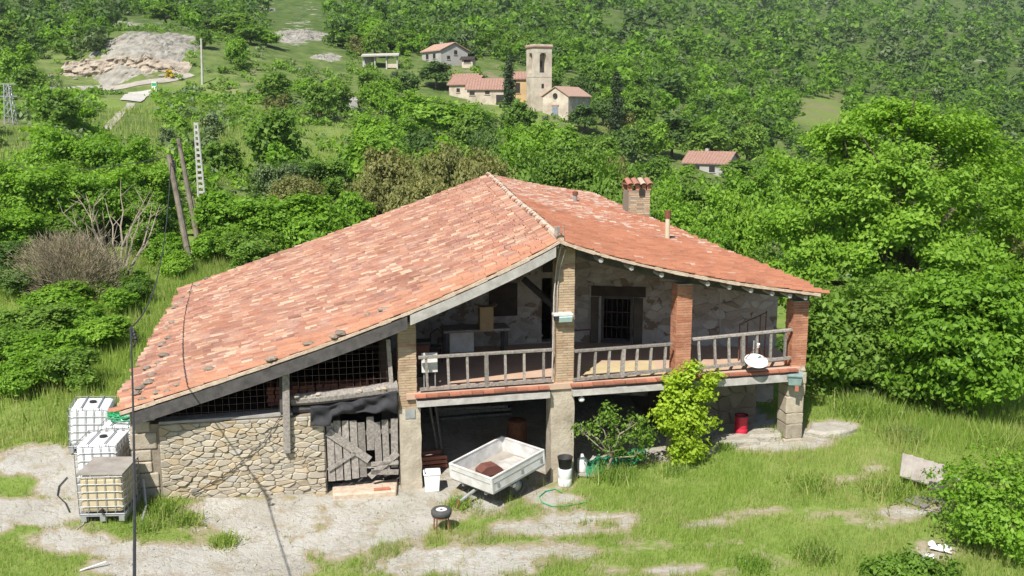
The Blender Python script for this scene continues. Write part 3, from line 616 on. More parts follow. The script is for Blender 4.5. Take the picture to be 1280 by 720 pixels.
# --- pillars: brick courses over rendered feet
def pillar(sc, w, zt, zs, zb, mat, lw, ldx=0.0, low='render_lower', t0=0.0, label=None):
    d = w
    core = MB(); core.prism([HP(sc - w / 2 + .008, t0 + .008, zs), HP(sc + w / 2 - .008, t0 + .008, zs), HP(sc + w / 2 - .008, t0 + d - .008, zs), HP(sc - w / 2 + .008, t0 + d - .008, zs)], (0, 0, zt - zs))
    po = core.build('pillar', 'mortar', FH)
    if label: po['label'] = label
    mb = MB(); ch = .066; n = int((zt - zs) / ch)
    for c in range(n):
        z = zs + c * ch
        off = (c % 2) * w * .25
        for f in range(4):
            cuts = [0, w * .5 + off - w * .12, w] if f % 2 == 0 else [0, w * .5 - off + w * .1, w]
            for a, b in zip(cuts[:-1], cuts[1:]):
                a += .006; b -= .006; pr = U(.0, .010); z0, z1 = z + .006, z + ch - .006
                if f == 0: q4 = [(sc - w / 2 + a, t0 - pr), (sc - w / 2 + b, t0 - pr), (sc - w / 2 + b, t0 + .06), (sc - w / 2 + a, t0 + .06)]
                elif f == 2: q4 = [(sc - w / 2 + a, t0 + d - .06), (sc - w / 2 + b, t0 + d - .06), (sc - w / 2 + b, t0 + d + pr), (sc - w / 2 + a, t0 + d + pr)]
                elif f == 1: q4 = [(sc + w / 2 - .06, t0 + a), (sc + w / 2 + pr, t0 + a), (sc + w / 2 + pr, t0 + b), (sc + w / 2 - .06, t0 + b)]
                else: q4 = [(sc - w / 2 - pr, t0 + a), (sc - w / 2 + .06, t0 + a), (sc - w / 2 + .06, t0 + b), (sc - w / 2 - pr, t0 + b)]
                mb.prism([HP(s_, t_, z0) for s_, t_ in q4], (0, 0, z1 - z0))
    o = mb.build('brickwork', mat, po); o['kind'] = 'stuff'
    if low:
        lm = MB(); c0 = sc + ldx; nz = 10
        def ring(z, k):
            j_ = [U(-.012, .012) for _ in range(8)]; e = lw / 2; tt = t0 - .03; bb = t0 + d + .04
            return [HP(c0 - e + j_[0], tt + j_[1], z), HP(c0 + j_[2], tt - .012, z), HP(c0 + e + j_[3], tt + j_[4], z), HP(c0 + e, (tt + bb) / 2, z), HP(c0 + e + j_[5], bb, z), HP(c0 - e + j_[6], bb, z), HP(c0 - e, (tt + bb) / 2, z)]
        vs = []; fs = []
        for k in range(nz + 1): vs += ring(lerp(zb, zs, k / nz), k)
        for k in range(nz):
            for m_ in range(7): fs.append((k * 7 + m_, k * 7 + (m_ + 1) % 7, k * 7 + 7 + (m_ + 1) % 7, k * 7 + 7 + m_))
        fs += [tuple(range(6, -1, -1)), tuple(nz * 7 + m_ for m_ in range(7))]
        lm.add(vs, fs); lm.build('pillar_foot', low, FH)
    return po
pS = [fac(x, 440)[0] for x in (509, 706.5, 854, 999)]
pT = [min(rz(s, 0), rz(s, .42)) - .15 - g for s, g in zip(pS, (.22, .05, .2, .2))]
pillar(pS[0], .44, pT[0], 2.12, -.35, 'brick_buff', .53, .04, label='buff brick pillar with rendered foot between barn door and balcony')
pillar(pS[1], .46, pT[1] + .05, 2.42, -.45, 'brick_buff', .62, -.06, label='tall buff brick pillar under the ridge')
pillar(pS[2], .42, pT[2], 2.42, -.2, 'brick_red', .44, 0, label='orange brick pillar in the middle of the right balcony')
pillar(pS[3], .43, pT[3], 2.64, .2, 'brick_red', .44, -.04, label='orange brick corner pillar on stone block foot')
zc = .25; c0 = pS[3] - .05
while zc < 2.55:
    h = min(U(.30, .5), 2.6 - zc); mbk = MB(); w = .50 + U(-.03, .03); jt = lambda: U(-.02, .02)
    mbk.prism([HP(c0 - w / 2 + jt(), -.05 + jt(), zc + .008), HP(c0 + w / 2 + jt(), -.05 + jt(), zc + .008), HP(c0 + w / 2 + jt(), .50, zc + .008), HP(c0 - w / 2 + jt(), .50, zc + .008)], (0, 0, h - .016))
    mbk.build('stone_block', 'render_block', FH, bevel=.025); zc += h
# patch box on the left pillar foot
MB().box(HP(pS[0] + .04, -.045, 2.0) - Vector((0, 0, 0)), (.24, .03, .24), ROT(z=HYAW)).build('meter_hatch', 'galv', FH)
# --- railings
for (xa, ya, xb, yb, xc, yc, xd, yd) in ((523, 447, 690, 437, 525, 487, 690, 475), (718, 439, 840, 430, 716, 475, 838, 462), (866, 424, 990, 412, 868, 461, 988, 447)):
    t = -.02; rail = MB(); a, b, c, d = FP(xa, ya, t), FP(xb, yb, t), FP(xc, yc, t), FP(xd, yd, t)
    rr = empty('tmp', (0, 0, 0), None, None); bpy.data.objects.remove(rr)
    ro = MB().bar(a, b, .10, .07).build('railing', 'wood_grey', FH, bevel=.01); ro['label'] = 'weathered timber balcony railing'
    MB().bar(c, d, .09, .07).build('bottom_rail', 'wood_grey', ro)
    for k in range(7):
        u_ = (k + .5) / 7 if k not in (0, 6) else ((.055) if k == 0 else .935)
        w = .095 if k == 3 else .06
        MB().bar(a.lerp(b, u_) - Vector((0, 0, .03)), c.lerp(d, u_) - Vector((0, 0, .06 if k == 3 else -.03)), w, w, up=hn).build('baluster', 'rust' if False else 'wood_grey', ro)
# --- left wing: rubble wall with each stone, quoins, post, mesh, door
def voronoi_stones(s0, s1, z0, z1, n, toPt, parent, mat, aspect=1.75, joint=.012, depth=.05, seed=3, skip=None):
    rs = np.random.RandomState(seed); W, H_ = s1 - s0, (z1 - z0)
    pts = []                                    # loose blue-noise sites
    tries = 0; dmin = .72 * math.sqrt(W * H_ * aspect / n)
    while len(pts) < n and tries < 40000:
        tries += 1; p = np.array([rs.uniform(0, W), rs.uniform(0, H_) * aspect]); k = rs.choice([.38, .65, 1.0, 1.8], p=[.32, .3, .28, .1])
        if all((p[0] - q_[0]) ** 2 + (p[1] - q_[1]) ** 2 > (dmin * min(k, q_[2])) ** 2 for q_ in pts): pts.append((p[0], p[1], k))
    P = np.array([(a, b) for a, b, _ in pts]); out = []
    for i_, p in enumerate(P):
        poly = [(0, 0), (W, 0), (W, H_ * aspect), (0, H_ * aspect)]
        o = np.argsort(((P - p) ** 2).sum(1))[1:22]
        for q_ in P[o]:
            m = (p + q_) / 2; d = q_ - p; new = []
            for a, b in zip(poly, poly[1:] + poly[:1]):
                da = (a[0] - m[0]) * d[0] + (a[1] - m[1]) * d[1]; db = (b[0] - m[0]) * d[0] + (b[1] - m[1]) * d[1]
                if da <= 0: new.append(a)
                if da * db < 0: k = da / (da - db); new.append((a[0] + (b[0] - a[0]) * k, a[1] + (b[1] - a[1]) * k))
            poly = new
            if not poly: break
        if len(poly) < 3: continue
        pl = [Vector((a + s0, b / aspect + z0)) for a, b in poly]; c = sum(pl, Vector((0, 0))) / len(pl)
        r_ = sum((v - c).length for v in pl) / len(pl)
        if r_ < .03 or (skip and skip(c.x, c.y)): continue
        pl = [c + (v - c) * max(.3, 1 - joint / max(.02, (v - c).length)) for v in pl]
        ch = []
        for a, b in zip(pl, pl[1:] + pl[:1]): ch += [a.lerp(b, .14), a.lerp(b, .86)]
        out.append((c, ch, r_))
    for c, ch, r_ in out:
        n_ = len(ch); pr = rs.uniform(.3, 1.2) * depth; tilt = rs.uniform(-.3, .3, 2)
        mb = MB(); vs = []
        for sc_, o_ in ((1.0, -.03), (1.0, pr * .45), (.80, pr)):
            for v in ch:
                w = c + (v - c) * sc_; vs.append(toPt(w.x, w.y, o_ + (tilt[0] * (v.x - c.x) + tilt[1] * (v.y - c.y)) * (1 if o_ > 0 else 0) * .5))
        fs = [(k * n_ + i_, k * n_ + (i_ + 1) % n_, (k + 1) * n_ + (i_ + 1) % n_, (k + 1) * n_ + i_) for k in range(2) for i_ in range(n_)] + [tuple(2 * n_ + i_ for i_ in range(n_))]
        mb.add(vs, fs); mb.build('stone', mat, parent)
sw = MB(); wall_piece(sw, -6.45, 0, -1.98, 0, -.35, lambda s, t: 2.10 + .02 * math.sin(s * 5), .5, n=12)
swo = sw.build('stone_wall', 'joint', FH); swo['label'] = 'rubble stone wall of the low wing'
voronoi_stones(-5.86, -2.0, .0, 2.08, 295, lambda s, z, o: HP(s, -o, z), swo, 'stone', aspect=2.3, joint=.006, depth=.05)
voronoi_stones(7.8, 10.2, .1, 2.3, 40, lambda s, z, o: HP(s, 2.1 - (s - 7.75) * .16 - o, z), LW, 'stone_grim', aspect=1.5, joint=.012, depth=.07, seed=8)
BW = [c for c in FH.children if c.name.startswith('balcony_wall')]
Ln2 = math.hypot(W1c[0] - W1b[0], W1c[1] - W1b[1])
voronoi_stones(0.05, Ln2 - .03, 2.6, 5.5, 250, lambda s, z, o: W2(s / Ln2, z, o), BW[0], 'stone_white', aspect=1.6, joint=.004, depth=.018, seed=12, skip=lambda s, z: k0 - .07 < s / Ln2 < k1 + .09 and z < ztw + .42 or z > under(*wl_(W1b, W1c, s / Ln2)) - .1)
voronoi_stones(0.5, 5.3, 2.6, 5.5, 150, lambda s, z, o: HP(*wl_(W1a, W1b, s / 5.35), z) - hn * o, BW[1], 'stone_white', aspect=1.6, joint=.004, depth=.016, seed=13, skip=lambda s, z: d0 - .03 < s / 5.35 < d1 + .03 and z < 4.7 or z > under(*wl_(W1a, W1b, s / 5.35)) - .1 or 1.9 < s < 3.2 and 3.5 < z < 4.6)
zc = .0
while zc < 2.4:
    h = U(.26, .42); w = .58 if random.random() < .5 else .44
    MB().prism([HP(-6.50 + U(-.02, .02), -.045, zc + .012), HP(-6.50 + w, -.045 + U(-.01, .01), zc + .012), HP(-6.50 + w, .5, zc + .012), HP(-6.50, .52, zc + .012)], (0, 0, min(h, 2.5 - zc) - .024)).build('quoin', 'render_block', swo, bevel=.03)
    zc += h
MB().bar(HP(-5.85, .2, 2.13), HP(-2.75, .2, 2.16), .42, .06).build('wall_cap', 'wood_pale', FH)
MB().bar(FP(357, 456, -.12), FP(359, 566, -.12), .17, .12, up=hn).build('post', 'wood_grey', FH, bevel=.015)
MB().bar(FP(352, 460, -.0), FP(353, 515, -.0), .12, .12, up=hn).build('post', 'wood_beam', FH)
MB().bar(FP(485, 424, .12), FP(490, 492, .12), .10, .10, up=hn).build('post', 'wood_grey', FH)
lg = MB(); lg.tube([FP(364, 500, .18), FP(400, 497, .12), FP(450, 491, .14), FP(497, 484, .15)], [.14, .16, .15, .17], 9); lg.build('lintel_log', 'wood_grey', FH)
lg = MB(); lg.tube([FP(366, 512, .2), FP(430, 506, .22), FP(497, 500, .2)], [.10, .12, .10], 8); lg.build('lintel_log', 'wood_beam', FH)
for k in range(12):
    P = FP(372 + k * 10 + U(-3, 3), 495 - k * .9, .15 + U(-.1, .1)); b = MB(); b.lathe(P, [(.0, -.06), (.09, -.04), (.11, .01), (.07, .06), (0, .075)], 6, ROT(z=U(0, 3)) @ Matrix.Diagonal((1.4, .8, .8)).to_3x3()); b.build('lintel_stone', 'stone', FH)
for x0, x1, zlo in ((202, 352, 2.18), (364, 487, 2.62)):
    mb = MB(); s0 = fac(x0, 470)[0]; s1 = fac(x1, 470)[0]; s = s0
    while s < s1:
        zt = rz(s, .1) - .4
        if zt > zlo + .05: mb.tube([HP(s, .12, zlo), HP(s + U(-.02, .02), .12 + U(-.02, .02), zt)], .0055, 4)
        s += .165
    z = zlo + .12
    while z < 4.2:
        sa = s0
        while rz(sa, .1) - .42 < z and sa < s1: sa += .05
        if sa < s1 - .1: mb.tube([HP(sa, .128, z), HP((sa + s1) / 2, .128, z - .012), HP(s1, .128, z)], .0055, 4)
        z += .165
    mb.build('wire_mesh', 'rebar', FH)
# barn door of separate planks
dx0, dz0 = fac(410, 600); dx1, dz1 = fac(497, 522); dz0 = .34
np_ = 9; pw = (dx1 - dx0) / np_
dm = MB(); dm.bar(HP(dx0, .10, dz0 + .35), HP(dx1, .10, dz0 + .35), .06, .12); dro = dm.build('barn_door', 'wood_grey', FH); dro['label'] = 'broken barn door of grey vertical planks'
MB().bar(HP(dx0, .10, dz0 + 1.2), HP(dx1, .10, dz0 + 1.2), .06, .12).build('ledge', 'wood_grey', dro)
for k in range(np_):
    s = dx0 + (k + .5) * pw; zb_ = dz0 + U(0, .06); zt_ = dz1 + U(-.12, .06)
    if k == 5: zb_ = dz0 + .75
    if k == 6: zb_ = dz0 + .4
    if k == 8: zb_ = dz0 + .25
    MB().bar(HP(s, .05 + U(-.01, .01), zb_), HP(s + U(-.03, .03), .05 + U(-.01, .01), zt_), pw * U(.80, .95), .03, up=hn).build('plank', 'wood_grey', dro)
for (xa, ya, xb, yb, w) in ((410, 540, 462, 575, .2), (410, 588, 444, 566, .09), (462, 596, 497, 566, .16), (464, 590, 498, 590, .13), (464, 580, 498, 578, .1)):
    MB().bar(FP(xa, ya, -.0), FP(xb, yb, -.0), .03, w, up=(0, 0, 1)).build('brace', 'wood_grey', dro)
MB().prism([HP(dx0 + .1, -.35, -.2), HP(dx1 - .1, -.4, -.2), HP(dx1 + .0, .4, -.2), HP(dx0 + .1, .4, -.2)], (0, 0, .35)).build('threshold', 'ridge_mortar', FH, bevel=.04)
MB().box(HP(dx1 - .45, -.28, .165), (.4, .12, .05), ROT(z=HYAW)).build('threshold_brick', 'edge_tile', FH)
wall('door_jamb', 'wall_house', -2.02, .0, -1.98, .0, -.2, 2.0, .45, n=1)
# --- chimney, flues
cs, ct = 9.22, 9.75; zb = rz(cs, ct) - .6; zt = rz(9.0, ct) + .88; w = .78
ch = MB()
cy = HYAW - .05
cq = lambda a, b, z: Vector((HP(cs, ct, 0).x + a * math.cos(cy) - b * math.sin(cy), HP(cs, ct, 0).y + a * math.sin(cy) + b * math.cos(cy), z))
ch.prism([cq(-w / 2, -w / 2, zb), cq(w / 2, -w / 2, zb), cq(w / 2, w / 2, zb), cq(-w / 2, w / 2, zb)], (0, 0, zt - zb))
cho = ch.build('chimney', 'stone_grim', FH); cho['label'] = 'square brick chimney with little tiled cap'
cb = MB()
for c in range(int((zt - zb) / .075)):
    z = zb + c * .075
    for k in range(3):
        if random.random() < .3: continue
        a0 = -w / 2 + k * w / 3 + .01 + (c % 2) * .05; cb.prism([cq(a0, -w / 2 - .012 * random.random(), z + .008), cq(min(w / 2, a0 + w / 3 - .02), -w / 2 - .012 * random.random(), z + .008), cq(min(w / 2, a0 + w / 3 - .02), -w / 2 + .05, z + .008), cq(a0, -w / 2 + .05, z + .008)], (0, 0, .06))
o = cb.build('brickwork', 'brick_buff', cho); o['kind'] = 'stuff'
for a, b in ((-1, -1), (1, -1), (1, 1), (-1, 1), (-.2, -1), (.45, -1)):
    q0 = cq(a * .34, b * .34, zt); MB().box(q0 + Vector((0, 0, .1)), (.14, .12, .2), ROT(z=cy)).build('cap_support', 'brick_red', cho)
MB().prism([cq(-.46, -.46, zt + .2), cq(.46, -.46, zt + .2), cq(.46, .46, zt + .2), cq(-.46, .46, zt + .2)], (0, 0, .04)).build('cap_slab', 'pan', cho)
MB().box(cq(.08, -w / 2 - .03, zt - .06), (.2, .06, .22), ROT(z=cy)).build('smoke_hole', 'opening', cho)
for k in range(4):
    for sd in (-1, 1):
        o = link('cap_tile', rme[1], cho); d = Vector((math.sin(cy) * (1 if sd < 0 else -1) * .93, -math.cos(cy) * (1 if sd < 0 else -1) * .93, -.36)).normalized(); e = Vector((0, 0, 1)).cross(d).normalized(); nn = d.cross(e)
        M = Matrix((d, e, nn)).transposed().to_4x4(); M.translation = cq(-.36 + k * .24, 0, zt + .38) - root_off(FH); o.matrix_local = M @ Matrix.Diagonal((1.18, 1, 1, 1))
P = roof_pt(834, 299); fo = MB().tube([P - Vector((0, 0, .2)), P + Vector((0, 0, .72))], .075, 10).build('flue', 'pipe_cream', FH)
MB().tube([P + Vector((0, 0, .72)), P + Vector((0, 0, .94))], .10, 10).build('flue_cap', 'rust', fo)
P = roof_pt(719, 252); fo = MB().tube([P - Vector((0, 0, .1)), P + Vector((0, 0, .3))], .07, 8).build('flue', 'galv', FH); MB().tube([P + Vector((0, 0, .3)), P + Vector((0, 0, .42))], .1, 8).build('flue_cap', 'rust', fo)
a, b = roof_pt(652, 226), roof_pt(676, 231); MB().bar(a + Vector((0, 0, .1)), b + Vector((0, 0, .1)), .25, .06).build('ridge_flashing', 'white_paint', FH)
# --- cables fixed to the house
cbm = MB()
for k in range(5):
    x0 = 694 + k * 2.2; pts = [FP(x0 + U(-3, 2) + q_ * .3, 283 + q_ * 9, -.45 + .06 * q_) for q_ in range(4)]
    cbm.tube(pts, .014, 5)
cbm.build('cable_bundle', 'cable_pale', FH)
cbm = MB(); cbm.tube([FP(702, 305, -.3), FP(696, 330, -.04), FP(692.5, 370, -.04), FP(691, 440, -.04), FP(690, 474, -.04)], .018, 6); cbm.build('conduit', 'cable_pale', FH)
cbm = MB(); cbm.tube([FP(707, 312, -.3), FP(700, 336, -.04), FP(697, 360, -.04), FP(696, 395, -.04)], .012, 6); cbm.build('conduit', 'cable_pale', FH)
for k in range(16):
    s = -6.3 + k * .63
cbm = MB(); cbm.tube([HP(s, -.24, rz(s, -.2) - .24 - .05 * abs(math.sin(s * 2))) for s in np.linspace(-6.4, .2, 22)], .012, 5); cbm.build('eave_cable', 'cable', FH)
# ============================================================ THINGS ON AND AT THE HOUSE
# stones lying on the roof
rock_spots = [(171, 494), (176, 487), (186, 480), (190, 470), (184, 462), (198, 455), (205, 446), (203, 432), (211, 424), (208, 412), (216, 404), (221, 396), (219, 386), (226, 380), (230, 372), (239, 366), (246, 358), (258, 349), (209, 490), (222, 482), (341, 452), (386, 432), (417, 424), (425, 418), (460, 394), (480, 388), (178, 500), (196, 492), (262, 463), (338, 463)]
for k, (px, py) in enumerate(rock_spots):
    P = roof_pt(px, py, .055); r = U(.07, .15) if k < 19 else U(.08, .13); mb = MB(); rings = [(.35, -.5), (.95, -.25), (1.0, .1), (.6, .45), (.15, .55)]
    vs = []; nn_ = 7
    for rr, zz in rings:
        for q_ in range(nn_): a = 2 * math.pi * q_ / nn_; k_ = U(.78, 1.15); vs.append((r * rr * k_ * math.cos(a) * 1.35, r * rr * k_ * math.sin(a), r * zz * .8 + r * .4))
    mb.add(vs, [(i_ * nn_ + q_, i_ * nn_ + (q_ + 1) % nn_, (i_ + 1) * nn_ + (q_ + 1) % nn_, (i_ + 1) * nn_ + q_) for i_ in range(len(rings) - 1) for q_ in range(nn_)] + [tuple(range(nn_ - 1, -1, -1)), tuple((len(rings) - 1) * nn_ + q_ for q_ in range(nn_))])
    edge = k < 20 or k in (26, 27)
    single('roof_stone', mb, 'lichen_stone', P, 'brown weighting stone lying along the low outer eave of the pink roof slope' if edge else 'brown stone lying on the pink roof slope by its front edge', 'stone', 'stones along the eave' if edge else 'stones by the front edge of the roof', rz=U(0, 6))
# satellite dish on the railing
P = FP(945, 452, -.30); T = empty('satellite_dish', P, 'white satellite dish hung outside the balcony railing', 'satellite dish')
aim = Vector((.05, -.42, .90)).normalized(); q3 = aim.to_track_quat('Z', 'Y').to_matrix()
dm = MB(); dm.lathe((0, 0, 0), [(.001, -.07), (.12, -.06), (.25, -.02), (.35, .03), (.36, .035), (.355, .02), (.25, -.035), (.12, -.075), (.001, -.085)], 28, q3 @ Matrix.Diagonal((.86, .82, .9)).to_3x3()); dm.build('reflector', 'dish', T, local=True, smooth=True)
for sx in (-1, 1): MB().tube([q3 @ Vector((.26 * sx, .1, .02)), q3 @ Vector((.02 * sx, .1, .46))], .011, 6).build('feed_arm', 'rust', T, local=True)
MB().tube([q3 @ Vector((0, .1, .40)), q3 @ Vector((0, .1, .52))], .035, 8).build('receiver', 'dish', T, local=True)
MB().tube([q3 @ Vector((0, 0, -.08)), Vector((0.0, .30, .02)), Vector((0, .30, .5))], .022, 6).build('bracket', 'galv', T, local=True)
# lamp on the tall pillar
P = FP(703, 396, -.12); T = empty('flood_lamp', P, 'flat square flood lamp on the tall buff brick pillar', 'lamp', rz=HYAW)
MB().box((0, 0, .07), (.50, .22, .05)).build('housing', 'white_paint', T, local=True)
MB().box((.06, -.05, -.03), (.34, .14, .14), ROT(x=.35)).build('lamp_glass', 'glass_lamp', T, local=True); MB().box((-.16, -.03, -.02), (.12, .14, .12)).build('ballast', 'black', T, local=True)
# teal box on the corner pillar foot
P = FP(993, 473, -.22); T = empty('lamp_box', P, 'small teal metal box fixed to the stone foot of the corner pillar', 'box', rz=HYAW - .35)
MB().prism([(-.16, -.14, -.16), (.16, -.14, -.16), (.19, -.17, .10), (-.19, -.17, .10)], (0, .28, 0)).build('case', 'teal', T, local=True, bevel=.01)
MB().box((0, -.02, .12), (.42, .36, .03), ROT(x=.12)).build('lid', 'teal', T, local=True); MB().box((.06, -.12, -.24), (.1, .03, .16)).build('brick_patch', 'edge_tile', T, local=True)
# white insulator under the balcony by the tall pillar
P = FP(727, 497, -.12); T = empty('porch_lamp', P, 'little white pendant lamp under the balcony beam', 'lamp'); MB().tube([(0, 0, 0), (0, 0, .16)], .03, 8).build('stem', 'galv', T, local=True); MB().lathe((0, 0, -.05), [(.001, -.06), (.06, -.05), (.085, 0), (.06, .05), (.02, .06)], 12).build('globe', 'white_plastic', T, local=True, smooth=True)
# iron bed frame on the balcony
P = HP(9.75, 1.1, zf(9.7)); T = empty('iron_frame', P, 'rusty iron bed-end frame standing on the balcony near the corner pillar', 'frame', rz=HYAW + .35)
for x, h in ((-.5, 1.05), (-.2, 1.05), (.28, 1.2), (.5, 1.3)): MB().tube([(x, 0, 0), (x, 0, h)], .018, 6).build('upright', 'rust', T, local=True)
for za, zb_ in ((1.02, 1.26), (.62, .74)): MB().tube([(-.52, 0, za), (.52, 0, zb_)], .016, 6).build('crossbar', 'rust', T, local=True)
# balcony furniture, deep in the shade
P = HP(2.3, 3.3, zf(2.3)); T = empty('work_table', P, 'long grey table against the white balcony wall', 'table', rz=HYAW)
MB().box((0, 0, .80), (1.9, .75, .07)).build('table_top', 'wood_grey', T, local=True)
for x in (-.85, .85):
    for y in (-.3, .3): MB().box((x, y, .385), (.09, .09, .77)).build('leg', 'wood_beam', T, local=True)
MB().box((-.35, .25, .4), (.7, .05, .7)).build('back_panel', 'white_paint', T, local=True)
b = MB(); b.prism([(-.19, -.17, 0), (.19, -.17, 0), (.19, .17, 0), (-.19, .17, 0)], (0, 0, .66))
for x, r_ in ((-.19, .5), (.19, -.5)): b.box((x * 1.25, 0, .68), (.16, .33, .012), ROT(y=r_))
single('cardboard_box', b, 'cardboard', HP(2.55, 2.95, zf(2.5) + .837), 'tall brown cardboard box with open flaps standing on the table', 'box', rz=HYAW)
P = HP(1.05, 2.75, zf(1)); T = empty('wooden_chair', P, 'dark wooden chair with round seat on the balcony', 'chair', rz=HYAW - .5)
MB().lathe((0, 0, .46), [(.001, -.03), (.22, -.03), (.24, 0), (.22, .025), (.001, .03)], 16).build('seat', 'wood_beam', T, local=True)
for x in (-.16, .16):
    for y in (-.16, .16): MB().tube([(x * 1.15, y * 1.15, 0), (x, y, .45)], .02, 6).build('leg', 'wood_dark', T, local=True)
bk = MB(); bk.tube([(-.18, .2, .46), (-.2, .27, .75), (0, .3, .92), (.2, .27, .75), (.18, .2, .46)], .02, 6); bk.build('backrest', 'wood_dark', T, local=True)
P = FP(537, 460, .16); b = MB(); b.box((0, 0, 0), (.40, .05, .48)); 
T = empty('white_appliance', HP(fac(537, 460, .2)[0], .2, zf(.5)), 'flat white appliance on thin legs behind the balcony railing', 'appliance', rz=HYAW)
MB().box((0, 0, .70), (.40, .05, .50), ROT(x=-.05)).build('board', 'white_paint', T, local=True, bevel=.008)
for x in (-.14, .14): MB().tube([(x, .03, 0), (x, .03, .5)], .015, 6).build('leg', 'galv', T, local=True)
P = HP(.55, 1.6, zf(.5)); T = empty('old_cabinet', P, 'brown wooden cabinet with pots on the dark balcony', 'cabinet', rz=HYAW)
MB().box((0, 0, .45), (.5, .4, .9)).build('body', 'wood_dark', T, local=True); MB().box((0, -.21, .6), (.44, .03, .5)).build('door', 'brown_box', T, local=True); MB().box((0, 0, .92), (.56, .46, .04)).build('top', 'wood_beam', T, local=True)
# tile stack behind the mesh
b = MB()
for r_ in range(5):
    for c in range(14): b.box((-1.4 + c * .2 + U(-.02, .02), U(-.03, .03), .05 + r_ * .1), (.17, .42, .085), ROT(z=U(-.08, .08), y=U(-.05, .05)))
single('tile_stack', b, 'edge_tile', HP(-1.9, 1.3, 2.06), 'stack of spare red roof tiles in the loft behind the wire mesh', 'tile stack', rz=HYAW)['kind'] = 'stuff'
# black net draped over the door head
def drape(u_, v_):
    x = lerp(388, 497, u_); yt = lerp(508, 488, u_ ** 1.5); yb = lerp(534, 517, u_) if u_ < .25 else lerp(522, 512, u_)
    if u_ > .88: yb += 6 * (u_ - .88) / .12
    s, z = fac(x, lerp(yt, yb, v_), -.13); return HP(s, -.13 - .06 * math.sin(u_ * 11 + v_ * 6) * (.3 + v_) - .02 * math.sin(u_ * 31 - v_ * 9), z + .02 * math.sin(u_ * 23))
b = MB(); b.grid(drape, 44, 10); base = HP(-1.2, -.1, 1.6); o = link('shade_net', b.mesh('shade_net', 'net_black', base, smooth=True)); o.location = base
tag(o, 'black shade net draped over the head of the barn door', 'net'); so_ = o.modifiers.new('solid', 'SOLIDIFY'); so_.thickness = .012
#--PART3--
# ============================================================ YARD THINGS
# white trailer
P = Vector((-.34, 23.06, float(gz(-.34, 23.0)))); T = empty('trailer', P, 'white flatbed trailer with low drop sides parked under the balcony', 'trailer', rz=math.radians(46))
Lh, Wh, zb, zt = .93, .73, .55, .95
class _TL:                                       # nose-down tilt about the axle
    def __matmul__(s, v): return ROT(y=-.13) @ (Vector(v) - Vector((0, 0, .5))) + Vector((0, 0, .5))
tl_ = _TL()
def tb(mb, c, s_): return mb.box(tl_ @ Vector(c), s_, ROT(y=-.13))
tb(MB(), (0, 0, zb), (2 * Lh, 2 * Wh, .05)).build('bed', 'plywood', T, local=True)
tb(MB(), (-Lh, 0, (zb + zt) / 2), (.035, 2 * Wh + .035, zt - zb)).build('side_panel', 'white_paint', T, local=True, bevel=.008)
tb(MB(), (Lh, 0, (zb + zt) / 2), (.035, 2 * Wh + .035, zt - zb)).build('side_panel', 'white_paint', T, local=True, bevel=.008)
for y in (-Wh, Wh):
    o = tb(MB(), (0, y, (zb + zt) / 2), (2 * Lh - .04, .035, zt - zb)).build('side_panel', 'white_paint', T, local=True, bevel=.008)
    sg = 1 if y > 0 else -1
    tb(MB(), (0, y + sg * .022, zb + .03), (2 * Lh, .012, .05)).build('trim', 'galv', o, local=True)
    tb(MB(), (0, y + sg * .02, zt - .14), (2 * Lh - .1, .01, .016)).build('groove', 'galv', o, local=True)
    for x in (-.75, .1, .8): tb(MB(), (x, y + sg * .03, zt - .2), (.07, .02, .09)).build('latch', 'galv', o, local=True)
for x in (-Lh, Lh):
    sg = 1 if x > 0 else -1; tb(MB(), (x + sg * .02, 0, zt - .14), (.01, 2 * Wh - .1, .016)).build('groove', 'galv', T, local=True)
    for y in (-Wh, Wh): tb(MB(), (x, y, (zb + zt) / 2 + .02), (.06, .06, zt - zb + .02)).build('corner_post', 'white_paint', T, local=True, bevel=.01)
rim = MB()
for a, b in (((-Lh, -Wh), (Lh, -Wh)), ((Lh, -Wh), (Lh, Wh)), ((Lh, Wh), (-Lh, Wh)), ((-Lh, Wh), (-Lh, -Wh))): rim.bar(tl_ @ Vector((*a, zt + .012)), tl_ @ Vector((*b, zt + .012)), .055, .03)
rim.build('rim', 'white_paint', T, local=True)
fr = MB()
for y in (-.4, .4): tb(fr, (0, y, zb - .09), (2 * Lh - .1, .07, .1))
tb(fr, (-.2, 0, zb - .09), (.08, 1.5, .08)); fr.build('chassis', 'galv', T, local=True)
db = MB(); db.tube([tl_ @ Vector((-Lh + .4, .0, zb - .1)), tl_ @ Vector((-Lh - .25, 0, .36)), Vector((-Lh - .48, 0, .12))], .045, 8); db.build('drawbar', 'galv', T, local=True); MB().tube([(-Lh - .50, 0, .0), (-Lh - .46, 0, .2)], .05, 8).build('coupling', 'rust', T, local=True)
for y in (-Wh + .22, Wh - .22):
    wm = ROT(x=math.pi / 2); wo_ = MB().lathe((.12, y, .29), [(.15, -.08), (.26, -.085), (.29, -.06), (.29, .06), (.26, .085), (.15, .08)], 22, wm).build('wheel', 'rubber', T, local=True, smooth=True)
    MB().lathe((.12, y, .29), [(.001, -.05), (.15, -.06), (.155, .06), (.001, .05)], 16, wm).build('rim', 'galv', wo_, local=True, smooth=True)
MB().tube([tl_ @ Vector((Lh - .1, .5, zb - .1)), Vector((Lh - .1, .5, .0))], .03, 6).build('prop_leg', 'rust', T, local=True)
b = MB(); b.prism([(-.30, -.17, 0), (.30, -.17, 0), (.30, -.17, .14), (.14, -.17, .25), (-.14, -.17, .25), (-.30, -.17, .14)], (0, .34, 0))
single('brown_hood', b, 'brown_box', P + Vector((-.24, -.18, zb + .015)), 'brown hump-shaped sheet metal hood lying in the white trailer', 'metal hood', bevel=.01, rz=.5)
